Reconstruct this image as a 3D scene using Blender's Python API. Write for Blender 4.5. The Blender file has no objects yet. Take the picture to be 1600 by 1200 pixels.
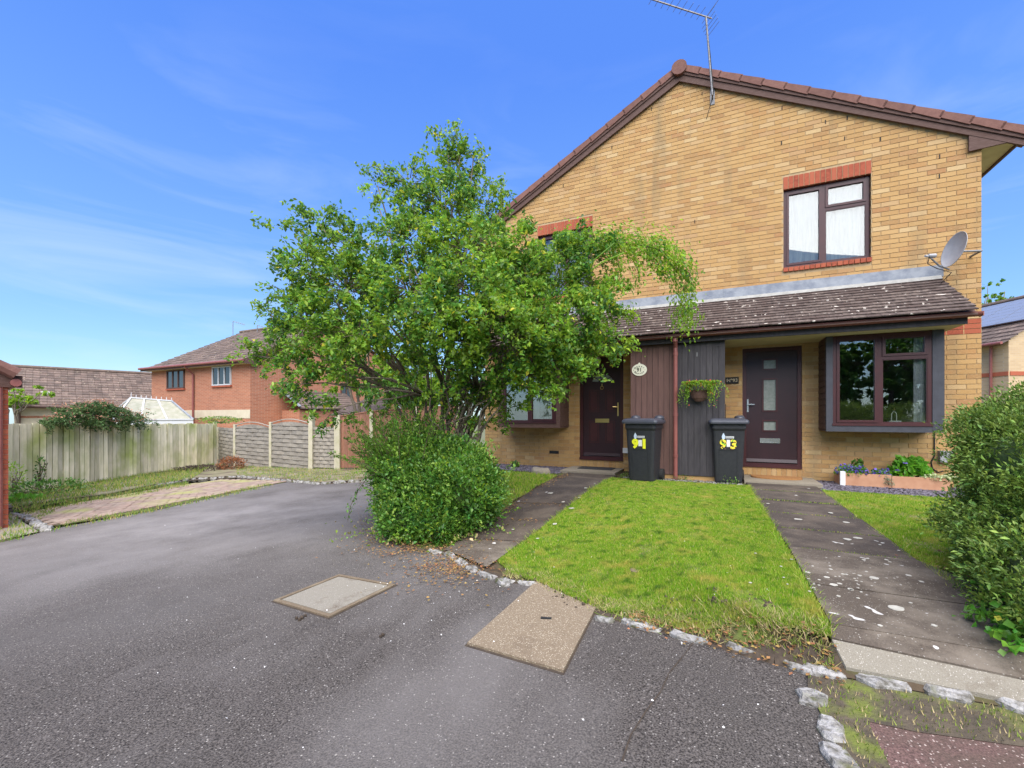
import bpy, math, random
import numpy as np
from math import radians as R_, sin, cos, pi
from mathutils import Vector, Matrix
from mathutils.geometry import delaunay_2d_cdt
random.seed(7); rng = np.random.default_rng(7)
S = bpy.context.scene
C = S.collection

# ------------------------------------------------------------------ camera, sky, sun, exposure
CAM_Z = 1.10; YAW = R_(25.2); FPX = 681.0; HOR = 650.0
cam = bpy.data.cameras.new('camera'); co = bpy.data.objects.new('camera', cam); C.objects.link(co)
co.location = (0, 0, CAM_Z); co.rotation_euler = (pi/2, 0, YAW)
cam.sensor_width = 36; cam.lens = 36*FPX/1600; cam.shift_y = (HOR-600)/1600
cam.clip_start = 0.05; cam.clip_end = 900
S.camera = co
SUN_EL = R_(55); SUN_AZ = (0.50, -0.866)          # horizontal direction from the scene towards the sun
world = bpy.data.worlds.new('World'); S.world = world; world.use_nodes = True
wn = world.node_tree; wn.nodes.clear()
def wnode(t, **k):
    n = wn.nodes.new(t)
    for a, b in k.items(): setattr(n, a, b)
    return n
sky = wnode('ShaderNodeTexSky', sky_type='NISHITA', sun_disc=False, sun_elevation=SUN_EL,
            sun_rotation=math.atan2(SUN_AZ[0], SUN_AZ[1]), altitude=50, air_density=1.0, dust_density=0.4, ozone_density=2.2)
hsv = wnode('ShaderNodeHueSaturation'); hsv.inputs['Saturation'].default_value = 1.30; hsv.inputs['Hue'].default_value = 0.51
tcw = wnode('ShaderNodeTexCoord')
sep = wnode('ShaderNodeSeparateXYZ')
mpw = wnode('ShaderNodeMapping'); mpw.inputs['Scale'].default_value = (1.0, 1.0, 4.2); mpw.inputs['Rotation'].default_value = (0.25, 0.1, 0.6)
nzw = wnode('ShaderNodeTexNoise'); nzw.inputs['Scale'].default_value = 2.1; nzw.inputs['Detail'].default_value = 7; nzw.inputs['Roughness'].default_value = .55; nzw.inputs['Distortion'].default_value = .6
rmp = wnode('ShaderNodeValToRGB'); rmp.color_ramp.elements[0].position = .53; rmp.color_ramp.elements[1].position = .85
mulw = wnode('ShaderNodeMath', operation='MULTIPLY'); mulw.inputs[1].default_value = .48
mixw = wnode('ShaderNodeMixRGB'); mixw.inputs[2].default_value = (3.0, 3.4, 3.9, 1)
bgw = wnode('ShaderNodeBackground'); bgw.inputs['Strength'].default_value = .15
outw = wnode('ShaderNodeOutputWorld')
L = wn.links.new
L(sky.outputs[0], hsv.inputs['Color']); hz = wnode('ShaderNodeValToRGB'); he = hz.color_ramp.elements; he[0].position = 0; he[0].color = (1.25/4, 2.26/4, 3.1/4, 1); he[1].position = .62; he[1].color = (.42/4, 1.05/4, 3.5/4, 1); h3_ = he.new(.28); h3_.color = (.80/4, 1.62/4, 3.4/4, 1)
hs = wnode('ShaderNodeVectorMath', operation='SCALE'); hs.inputs['Scale'].default_value = 4.0; hm = wnode('ShaderNodeMixRGB'); hm.inputs[0].default_value = .72
L(sep.outputs[2], hz.inputs[0]); L(hz.outputs[0], hs.inputs[0]); L(hsv.outputs[0], hm.inputs[1]); L(hs.outputs[0], hm.inputs[2]); L(hm.outputs[0], mixw.inputs[1])
L(tcw.outputs['Generated'], mpw.inputs[0]); L(mpw.outputs[0], nzw.inputs['Vector']); L(nzw.outputs['Fac'], rmp.inputs[0])
L(tcw.outputs['Generated'], sep.inputs[0]); cmk = wnode('ShaderNodeMapRange'); cmk.inputs[1].default_value = .62; cmk.inputs[2].default_value = .30; cmk.inputs[3].default_value = .12; L(sep.outputs[2], cmk.inputs[0]); cm2 = wnode('ShaderNodeMath', operation='MULTIPLY'); L(cmk.outputs[0], cm2.inputs[0]); L(rmp.outputs[0], cm2.inputs[1]); L(cm2.outputs[0], mulw.inputs[0]); L(mulw.outputs[0], mixw.inputs[0]); L(mixw.outputs[0], bgw.inputs['Color']); L(bgw.outputs[0], outw.inputs[0])
sl = bpy.data.lights.new('sun', 'SUN'); so = bpy.data.objects.new('sun', sl); C.objects.link(so)
sl.energy = 4.25; sl.angle = R_(82); sl.color = (1, .95, .86)
sd = Vector((SUN_AZ[0]*cos(SUN_EL), SUN_AZ[1]*cos(SUN_EL), sin(SUN_EL)))
so.rotation_euler = sd.to_track_quat('Z', 'Y').to_euler(); so.location = sd*30
S.render.engine = 'CYCLES'
S.view_settings.view_transform = 'Standard'; S.view_settings.look = 'None'
S.view_settings.exposure = 1.0; S.view_settings.gamma = 1; S.view_settings.use_curve_mapping = False

# ------------------------------------------------------------------ pixel <-> place helpers (reference pixels, 1600 x 1200)
FW = Vector((-sin(YAW), cos(YAW), 0)); RT = Vector((cos(YAW), sin(YAW), 0))
def ray(px, py): return FW + RT*((px-800)/FPX) + Vector((0, 0, (HOR-py)/FPX))
def atd(px, py, d): return Vector((0, 0, CAM_Z)) + ray(px, py)*d
def onn(px, py, n):
    r = ray(px, py); return Vector((0, 0, CAM_Z)) + r*(n/r.y)
def road(x, y=0): return -.15 + .045*max(min(x, 0), -22) + .02*min(max(x, 0), 4)
def ong(px, py, g=road):
    r = ray(px, py); z = -.2
    for _ in range(25):
        d = (z-CAM_Z)/r.z; p = r*d; z = .5*z + .5*g(p.x, p.y)
    return Vector((p.x, p.y, z))
def depth(p): return Vector((p[0], p[1], 0)).dot(FW)

# ------------------------------------------------------------------ materials
def mat(name, c1, c2=None, scale=6, rough=.8, bump=0, bscale=40, rnd=0, spec=.35, metal=0, c3=None, ramp=None, trans=0, detail=6, stretch=None, lo=.35, hi=.68, hue=0):
    m = bpy.data.materials.new(name); m.use_nodes = True; nt = m.node_tree; N = nt.nodes; K = nt.links.new
    b = N['Principled BSDF']; b.inputs['Roughness'].default_value = rough; b.inputs['Metallic'].default_value = metal
    b.inputs['Specular IOR Level'].default_value = spec
    geo = N.new('ShaderNodeNewGeometry'); pos = geo.outputs['Position']
    if stretch:
        mp = N.new('ShaderNodeMapping'); mp.inputs['Scale'].default_value = stretch; K(pos, mp.inputs[0]); pos = mp.outputs[0]
    rgb = lambda c: (c[0], c[1], c[2], 1)
    col = None
    if ramp or rnd:
        oi = N.new('ShaderNodeObjectInfo'); ad = N.new('ShaderNodeMath'); ad.operation = 'ADD'
        K(geo.outputs['Random Per Island'], ad.inputs[0]); K(oi.outputs['Random'], ad.inputs[1])
        fr = N.new('ShaderNodeMath'); fr.operation = 'FRACT'; K(ad.outputs[0], fr.inputs[0])
    if ramp:
        cr = N.new('ShaderNodeValToRGB'); el = cr.color_ramp.elements
        while len(el) < len(ramp): el.new(.5)
        for i, (p, c) in enumerate(ramp): el[i].position = p; el[i].color = rgb(c)
        K(fr.outputs[0], cr.inputs[0]); col = cr.outputs[0]
    if c2 is not None:
        nz = N.new('ShaderNodeTexNoise'); nz.inputs['Scale'].default_value = scale; nz.inputs['Detail'].default_value = detail; nz.inputs['Roughness'].default_value = .6
        K(pos, nz.inputs['Vector'])
        mr = N.new('ShaderNodeMapRange'); mr.inputs[1].default_value = lo; mr.inputs[2].default_value = hi; K(nz.outputs['Fac'], mr.inputs[0])
        mx = N.new('ShaderNodeMixRGB'); K(mr.outputs[0], mx.inputs[0]); mx.inputs[2].default_value = rgb(c2)
        if col: K(col, mx.inputs[1])
        else: mx.inputs[1].default_value = rgb(c1)
        col = mx.outputs[0]
    if c3 is not None:       # (colour, scale, threshold lo, hi)
        nz = N.new('ShaderNodeTexNoise'); nz.inputs['Scale'].default_value = c3[1]; nz.inputs['Detail'].default_value = 5
        if len(c3) > 4: m3 = N.new('ShaderNodeMapping'); m3.inputs['Scale'].default_value = c3[4]; K(geo.outputs['Position'], m3.inputs[0]); K(m3.outputs[0], nz.inputs['Vector'])
        else: K(geo.outputs['Position'], nz.inputs['Vector'])
        mr = N.new('ShaderNodeMapRange'); mr.inputs[1].default_value = c3[2]; mr.inputs[2].default_value = c3[3]; K(nz.outputs['Fac'], mr.inputs[0])
        mx = N.new('ShaderNodeMixRGB'); K(mr.outputs[0], mx.inputs[0]); mx.inputs[2].default_value = rgb(c3[0])
        if col: K(col, mx.inputs[1])
        else: mx.inputs[1].default_value = rgb(c1)
        col = mx.outputs[0]
    if rnd:
        h = N.new('ShaderNodeHueSaturation'); v = N.new('ShaderNodeMapRange'); v.inputs[3].default_value = 1-rnd; v.inputs[4].default_value = 1+rnd
        K(fr.outputs[0], v.inputs[0]); K(v.outputs[0], h.inputs['Value'])
        if hue:
            f2 = N.new('ShaderNodeMath'); f2.operation = 'MULTIPLY'; f2.inputs[1].default_value = 7.31; K(fr.outputs[0], f2.inputs[0])
            f3 = N.new('ShaderNodeMath'); f3.operation = 'FRACT'; K(f2.outputs[0], f3.inputs[0])
            v2 = N.new('ShaderNodeMapRange'); v2.inputs[3].default_value = .5-hue; v2.inputs[4].default_value = .5+hue
            K(f3.outputs[0], v2.inputs[0]); K(v2.outputs[0], h.inputs['Hue'])
        if col: K(col, h.inputs['Color'])
        else: h.inputs['Color'].default_value = rgb(c1)
        col = h.outputs[0]
    if col: K(col, b.inputs['Base Color'])
    else: b.inputs['Base Color'].default_value = rgb(c1)
    if bump:
        nz = N.new('ShaderNodeTexNoise'); nz.inputs['Scale'].default_value = bscale; nz.inputs['Detail'].default_value = 5; K(pos, nz.inputs['Vector'])
        bp = N.new('ShaderNodeBump'); bp.inputs['Strength'].default_value = bump; bp.inputs['Distance'].default_value = .01
        K(nz.outputs['Fac'], bp.inputs['Height']); K(bp.outputs[0], b.inputs['Normal'])
    if trans:
        t = N.new('ShaderNodeBsdfTranslucent'); ms = N.new('ShaderNodeMixShader'); ms.inputs[0].default_value = trans
        hh = N.new('ShaderNodeHueSaturation'); hh.inputs['Value'].default_value = 1.5; hh.inputs['Hue'].default_value = .485
        if col: K(col, hh.inputs['Color'])
        else: hh.inputs['Color'].default_value = rgb(c1)
        K(hh.outputs[0], t.inputs['Color']); K(b.outputs[0], ms.inputs[1]); K(t.outputs[0], ms.inputs[2]); K(ms.outputs[0], N['Material Output'].inputs[0])
    return m
def glass_mat(name, tint=(.9, .93, .92), refl=.12, rough=0.0):
    m = bpy.data.materials.new(name); m.use_nodes = True; nt = m.node_tree; N = nt.nodes; K = nt.links.new
    N.remove(N['Principled BSDF'])
    tr = N.new('ShaderNodeBsdfTransparent'); tr.inputs[0].default_value = (*tint, 1)
    gl = N.new('ShaderNodeBsdfGlossy'); gl.inputs['Roughness'].default_value = rough; gl.inputs[0].default_value = (1, 1, 1, 1)
    fr = N.new('ShaderNodeFresnel'); fr.inputs[0].default_value = 1.5
    ad = N.new('ShaderNodeMath'); ad.operation = 'ADD'; ad.inputs[1].default_value = refl; ad.use_clamp = True; K(fr.outputs[0], ad.inputs[0])
    ms = N.new('ShaderNodeMixShader'); K(ad.outputs[0], ms.inputs[0]); K(tr.outputs[0], ms.inputs[1]); K(gl.outputs[0], ms.inputs[2]); K(ms.outputs[0], N['Material Output'].inputs[0])
    return m
def speck_mat(name, base, base2, speck, sscale, thr, patch, rough=.9, pscale=.5, bump=.5, moss=None, plo=.48, phi=.72, swirl=None, wear=None):
    """aggregate surface: fine grain, pale chips, large worn patches"""
    m = bpy.data.materials.new(name); m.use_nodes = True; nt = m.node_tree; N = nt.nodes; K = nt.links.new
    b = N['Principled BSDF']; b.inputs['Roughness'].default_value = rough; b.inputs['Specular IOR Level'].default_value = .3
    geo = N.new('ShaderNodeNewGeometry'); P = geo.outputs['Position']
    def noise(s, d=4, v=P):
        n = N.new('ShaderNodeTexNoise'); n.inputs['Scale'].default_value = s; n.inputs['Detail'].default_value = d; n.inputs['Roughness'].default_value = .65; K(v, n.inputs['Vector']); return n.outputs['Fac']
    def rng_(f, a, b_, c=0, d=1):
        r = N.new('ShaderNodeMapRange'); r.inputs[1].default_value = a; r.inputs[2].default_value = b_; r.inputs[3].default_value = c; r.inputs[4].default_value = d; K(f, r.inputs[0]); return r.outputs[0]
    def mix(f, a, c):
        x = N.new('ShaderNodeMixRGB'); K(f, x.inputs[0])
        for i, q in ((1, a), (2, c)):
            if isinstance(q, tuple): x.inputs[i].default_value = (*q, 1)
            else: K(q, x.inputs[i])
        return x.outputs[0]
    g = noise(sscale*1.2, 3)
    col = mix(rng_(g, .35, .65), base, base2)
    col = mix(rng_(noise(pscale, 6), plo, phi, 0, .75), col, patch)
    if swirl:
        mp = N.new('ShaderNodeMapping'); mp.inputs['Scale'].default_value = swirl[1]; mp.inputs['Rotation'].default_value = (0, 0, swirl[2]); K(P, mp.inputs[0])
        col = mix(rng_(noise(1.0, 4, mp.outputs[0]), .5, .66, 0, .6), col, swirl[0])
    if wear:
        dv = N.new('ShaderNodeVectorMath'); dv.operation = 'DISTANCE'; dv.inputs[1].default_value = (*wear[1], -.4); K(P, dv.inputs[0])
        w1 = rng_(dv.outputs['Value'], wear[2], 0, 0, .85); w2 = rng_(noise(.9, 6), .35, .65, .3, 1); wm = N.new('ShaderNodeMath'); wm.operation = 'MULTIPLY'; K(w1, wm.inputs[0]); K(w2, wm.inputs[1]); col = mix(wm.outputs[0], col, wear[0])
    vo = N.new('ShaderNodeTexVoronoi'); vo.inputs['Scale'].default_value = sscale; K(P, vo.inputs['Vector'])
    sc = N.new('ShaderNodeSeparateColor'); K(vo.outputs['Color'], sc.inputs[0])
    near = rng_(vo.outputs['Distance'], .42, .30); pick = rng_(sc.outputs[0], thr, thr+.02)
    mu = N.new('ShaderNodeMath'); mu.operation = 'MULTIPLY'; K(near, mu.inputs[0]); K(pick, mu.inputs[1])
    chip = mix(sc.outputs[1], tuple(c*.55 for c in speck), speck)
    col = mix(mu.outputs[0], col, chip)
    if moss: col = mix(rng_(noise(moss[1], 1.5), moss[2], moss[3], 0, .8), col, moss[0])
    K(col, b.inputs['Base Color'])
    bp = N.new('ShaderNodeBump'); bp.inputs['Strength'].default_value = bump; bp.inputs['Distance'].default_value = .006
    K(g, bp.inputs['Height']); K(bp.outputs[0], b.inputs['Normal'])
    return m
BRK = [(0, (.36, .200, .082)), (.16, (.44, .258, .100)), (.4, (.47, .280, .108)), (.6, (.50, .310, .128)), (.76, (.42, .225, .086)), (.88, (.54, .375, .185)), (1, (.38, .190, .078))]
m_brick = mat('buff_brick', (0, 0, 0), c2=(.47, .32, .15), scale=38, rough=.9, bump=.35, bscale=120, ramp=BRK, lo=.5, hi=.8, c3=((.24, .18, .10), 1.5, .55, .80, (1.6, 1, .28)))
m_mortar = mat('mortar', (.50, .36, .20), (.38, .27, .15), 14, .95)
m_redbrick = mat('red_brick', (0, 0, 0), c2=(.40, .10, .05), scale=30, rough=.9, bump=.3, bscale=120, ramp=[(0, (.22, .050, .028)), (.5, (.32, .080, .042)), (1, (.40, .125, .065))])
m_tile = mat('lean_to_tile', (0, 0, 0), c2=(.05, .035, .03), scale=16, rough=.9, bump=.6, bscale=70, ramp=[(0, (.085, .056, .046)), (.5, (.125, .092, .078)), (1, (.170, .130, .108))], c3=((.66, .60, .52), 13, .655, .675))
m_verge = mat('verge_tile', (.20, .098, .076), (.15, .070, .055), 12, .85, .3, 60, rnd=.12)
m_barge = mat('stained_bargeboard', (.085, .042, .03), (.13, .075, .06), 6, .7, .3, 50, stretch=(2, 2, 12))
m_brown = mat('brown_timber', (.155, .085, .07), (.115, .062, .052), 5, .75, .25, 60, rnd=.10, stretch=(6, 6, .8))
m_black = mat('black_timber', (.040, .036, .040), (.062, .056, .060), 5, .65, .25, 60, rnd=.16, stretch=(6, 6, .8))
m_greypost = mat('charcoal_painted_timber', (.060, .062, .075), (.045, .046, .056), 8, .55, .15, 60)
m_upvc = mat('mahogany_frame', (.060, .014, .016), (.045, .012, .014), 7, .42, .08, 90, spec=.45)
m_door = mat('dark_door_leaf', (.034, .012, .016), (.026, .010, .014), 7, .40, .1, 100, spec=.45)
m_gutter = mat('brown_gutter', (.27, .095, .078), (.21, .07, .06), 9, .42, spec=.4)
m_lead = mat('lead_flashing', (.19, .21, .25), (.30, .32, .35), 5, .6, .3, 25, lo=.4, hi=.6)
m_white = mat('white_mortar_fillet', (.34, .33, .30), (.25, .245, .22), 12, .9)
m_soffit = mat('cream_soffit', (.62, .55, .33), (.52, .45, .26), 4, .8)
m_glass = glass_mat('window_glass', refl=.10)
m_glass2 = glass_mat('bright_glass', refl=.03)
m_frost = mat('frosted_glass', (.20, .23, .20), (.28, .30, .27), 30, .25, .2, 200, spec=.6)
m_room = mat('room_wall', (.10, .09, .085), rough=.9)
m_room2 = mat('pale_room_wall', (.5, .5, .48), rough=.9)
m_net = mat('white_net_curtain', (.47, .475, .49), (.29, .30, .33), 5, .9, stretch=(14, 1, .6))  # darker vertical streaks paint the shading of the curtain folds
m_chrome = mat('chrome', (.75, .75, .75), rough=.25, metal=1)
m_brass = mat('brass', (.75, .55, .22), rough=.3, metal=1)
m_plastic_w = mat('white_plastic', (.72, .72, .70), rough=.5)
m_conc = speck_mat('concrete', (.30, .26, .195), (.235, .20, .15), (.5, .46, .38), 160, .8, (.20, .165, .12), pscale=2.2)
m_slab = speck_mat('dark_path_slab', (.075, .059, .047), (.045, .035, .028), (.30, .27, .22), 120, .93, (.115, .09, .068), pscale=2.6, plo=.45, phi=.60, moss=((.58, .56, .50), 7, .735, .75))
m_slab2 = speck_mat('lichen_path_slab', (.112, .088, .066), (.062, .049, .037), (.36, .33, .28), 120, .9, (.21, .175, .135), pscale=2.4, plo=.44, phi=.62, moss=((.60, .58, .54), 11, .70, .72))
m_tarmac = speck_mat('tarmac', (.014, .011, .009), (.150, .130, .114), (.40, .365, .32), 105, .915, (.070, .062, .055), pscale=.8, bump=1.3, plo=.52, phi=.74, swirl=((.19, .172, .158), (.45, .22, 1), .35), wear=((.32, .295, .275), (-6.8, 4.4), 5.0))
m_tarmac2 = speck_mat('reddish_tarmac', (.06, .034, .03), (.20, .115, .10), (.50, .40, .34), 105, .84, (.085, .062, .045), pscale=2.0, plo=.42, phi=.62)
m_rim = speck_mat('rusty_rim', (.20, .15, .095), (.13, .095, .06), (.4, .33, .24), 150, .85, (.26, .21, .14), pscale=4)
m_lidc = speck_mat('cover_concrete', (.27, .245, .195), (.21, .185, .145), (.5, .46, .4), 170, .8, (.13, .10, .07), pscale=3.5, plo=.54, phi=.66)
m_expo = speck_mat('exposed_aggregate_cover', (.27, .21, .14), (.17, .125, .08), (.55, .47, .34), 120, .6, (.11, .075, .05), pscale=1.7, bump=.8, plo=.56, phi=.68)
m_stone = mat('kerb_stone', (.13, .12, .10), (.36, .345, .325), 26, .9, 1.0, 70, rnd=.14, lo=.38, hi=.56, c3=((.10, .10, .045), 13, .54, .66))
m_soil = mat('soil', (.085, .060, .036), (.05, .034, .02), 12, .95, .8, 30, c3=((.10, .13, .025), 3, .5, .62))
m_lawn = mat('lawn_soil', (.10, .15, .02), (.19, .16, .06), 6, .95, .8, 60, c3=((.10, .075, .04), 3, .62, .72))
m_verge2 = mat('mossy_verge', (.15, .15, .06), (.26, .21, .15), 2.5, .95, .8, 30, c3=((.10, .07, .05), 1.4, .52, .66))
m_dirt = mat('dirt', (.075, .055, .038), (.045, .033, .024), 20, .95, .8, 40)
m_mossdirt = mat('mossy_dirt', (.105, .082, .055), (.06, .048, .034), 9, .95, .9, 60, c3=((.13, .15, .03), 5, .52, .64))
m_ground = mat('ground_cover', (.11, .13, .05), (.16, .14, .08), 1.2, .95, .5, 10)
m_paver = mat('brick_paver', (0, 0, 0), c2=(.21, .155, .115), scale=5, rough=.9, bump=.4, bscale=60, ramp=[(0, (.33, .225, .17)), (.5, (.42, .30, .225)), (1, (.37, .29, .22))], c3=((.33, .31, .12), 1.3, .50, .66))
GR = [(0, (.10, .25, .012)), (.35, (.18, .36, .016)), (.7, (.28, .42, .024)), (.9, (.44, .44, .08)), (1, (.60, .50, .22))]
m_grass = mat('grass_blade', (0, 0, 0), c2=(.50, .42, .10), scale=5, rough=.7, ramp=GR, trans=.35, lo=.50, hi=.76, c3=((.09, .20, .015), 11, .54, .70))
m_leaf = mat('tree_leaf', (.210, .370, .036), (.055, .160, .028), 2.3, .45, rnd=.45, trans=.42, spec=.5, lo=.38, hi=.60, hue=.03)
m_leafy = mat('young_leaf', (.27, .42, .03), (.14, .28, .03), 3, .45, rnd=.3, trans=.45, hue=.02)
m_yel = mat('yellow_leaf', (.62, .56, .05), rough=.5, trans=.4, rnd=.2)
m_bark = mat('bark', (.22, .18, .135), (.12, .095, .07), 12, .95, .8, 40, stretch=(3, 3, 1))
m_bush = mat('bush_leaf', (.035, .125, .020), (.150, .30, .038), 6.5, .40, rnd=.35, trans=.3, spec=.5, hue=.02)
m_yew = mat('yew_needle', (.085, .165, .025), (.24, .35, .06), 7, .5, rnd=.4, trans=.2, hue=.02, lo=.40, hi=.66)
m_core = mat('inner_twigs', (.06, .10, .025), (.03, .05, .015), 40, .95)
m_twig = mat('twig', (.10, .075, .05), rough=.9)
m_ivy2 = mat('hedge_foot_leaf', (.11, .30, .03), (.06, .18, .02), 9, .4, rnd=.4, trans=.35, hue=.02)
m_ivy = mat('bindweed_leaf', (.16, .40, .03), (.10, .30, .03), 4, .4, rnd=.25, trans=.4)
m_litter = mat('fallen_leaf', (.22, .12, .042), rough=.8, rnd=.5, hue=.03)
m_petal = mat('petal', (.80, .78, .74), rough=.7, rnd=.12)
m_dry = mat('dry_straw', (.45, .36, .18), rough=.9, rnd=.3)
m_weed0 = mat('straw_and_moss', (0, 0, 0), rough=.8, ramp=[(0, (.10, .16, .02)), (.4, (.20, .28, .03)), (.6, (.30, .25, .10)), (1, (.48, .37, .20))])
m_fence = mat('weathered_fence_board', (.76, .68, .49), (.56, .51, .31), 3, .9, .5, 40, rnd=.26, stretch=(3, 3, .7), c3=((.33, .37, .11), 1.0, .48, .72))
m_woven = mat('woven_fence_slat', (.34, .31, .26), (.25, .22, .18), 5, .9, .4, 40, rnd=.14, stretch=(1, 1, 6))
m_cpost = mat('concrete_post', (.48, .44, .34), (.38, .36, .23), 5, .95, .4, 40)
m_bfence = mat('brown_fence_board', (.20, .085, .05), (.28, .15, .10), 8, .85, .3, 50, rnd=.14, stretch=(6, 6, 1))
m_redwall = bpy.data.materials.new('far_red_brick'); m_bufwall = bpy.data.materials.new('far_buff_brick')
def brickmat(m, a, b_, mo, ax):
    m.use_nodes = True; N = m.node_tree.nodes; K = m.node_tree.links.new; b = N['Principled BSDF']; b.inputs['Roughness'].default_value = .9
    g = N.new('ShaderNodeNewGeometry'); sp = N.new('ShaderNodeSeparateXYZ'); K(g.outputs['Position'], sp.inputs[0])
    cx = N.new('ShaderNodeMath'); cx.operation = 'MULTIPLY'; cx.inputs[1].default_value = ax[0]; K(sp.outputs[0], cx.inputs[0])
    cy = N.new('ShaderNodeMath'); cy.operation = 'MULTIPLY_ADD'; cy.inputs[1].default_value = ax[1]; K(sp.outputs[1], cy.inputs[0]); K(cx.outputs[0], cy.inputs[2])
    cb = N.new('ShaderNodeCombineXYZ'); K(cy.outputs[0], cb.inputs[0]); K(sp.outputs[2], cb.inputs[1])
    t = N.new('ShaderNodeTexBrick'); t.inputs['Scale'].default_value = 1; t.inputs['Brick Width'].default_value = .225; t.inputs['Row Height'].default_value = .075; t.inputs['Mortar Size'].default_value = .006
    t.inputs['Color1'].default_value = (*a, 1); t.inputs['Color2'].default_value = (*b_, 1); t.inputs['Mortar'].default_value = (*mo, 1)
    K(cb.outputs[0], t.inputs[0]); K(t.outputs[0], b.inputs['Base Color'])
brickmat(m_redwall, (.44, .165, .085), (.34, .12, .062), (.42, .29, .20), (.7, .7)); brickmat(m_bufwall, (.52, .38, .22), (.44, .31, .18), (.48, .38, .26), (.7, .7))
m_rooft = mat('far_roof_tile', (.165, .115, .09), (.10, .075, .06), 3, .9, rnd=.25, c3=((.32, .25, .18), 6, .60, .70))
m_bin = mat('black_bin_plastic', (.022, .023, .027), (.030, .031, .034), 20, .45, .2, 200, spec=.4)
m_lid = mat('bin_lid_plastic', (.050, .054, .070), (.065, .068, .085), 12, .34, spec=.5)
m_lens = mat('dark_rubber', (.02, .02, .02), rough=.8)
m_dish = mat('grey_dish', (.36, .36, .37), (.29, .29, .30), 8, .5)
m_metal = mat('galvanised_metal', (.25, .25, .26), (.13, .125, .12), 20, .5, metal=.3)
m_yelst = mat('yellow_sticker', (.78, .80, .03), rough=.4)
m_slate = mat('slate_chip', (.13, .115, .14), rough=.7, rnd=.5)
m_terra = mat('terracotta_trough', (.50, .27, .16), (.42, .21, .12), 9, .85)
m_coir = mat('coir_mat', (.40, .20, .07), (.28, .13, .05), 60, .95, .6, 200)
m_rubmat = mat('dark_door_mat', (.035, .035, .04), (.06, .06, .06), 60, .9)
m_purple = mat('violet_petal', (.22, .13, .60), rough=.6, rnd=.3, trans=.3)
m_pinkred = mat('fuchsia_petal', (.60, .10, .05), rough=.6, rnd=.3)
m_solar = mat('solar_cells', (.20, .22, .26), rough=.25, spec=.7)
m_cream = mat('cream_render', (.60, .52, .38), (.52, .44, .31), 3, .9)
m_plate = mat('cream_plaque', (.78, .76, .60), rough=.4)
m_ink = mat('dark_lettering', (.05, .06, .04), rough=.6)
m_gold = mat('gold_lettering', (.50, .42, .28), rough=.5)
m_brownw = mat('pale_conservatory_roof', (.34, .32, .25), (.24, .24, .16), 4, .5)

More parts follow.
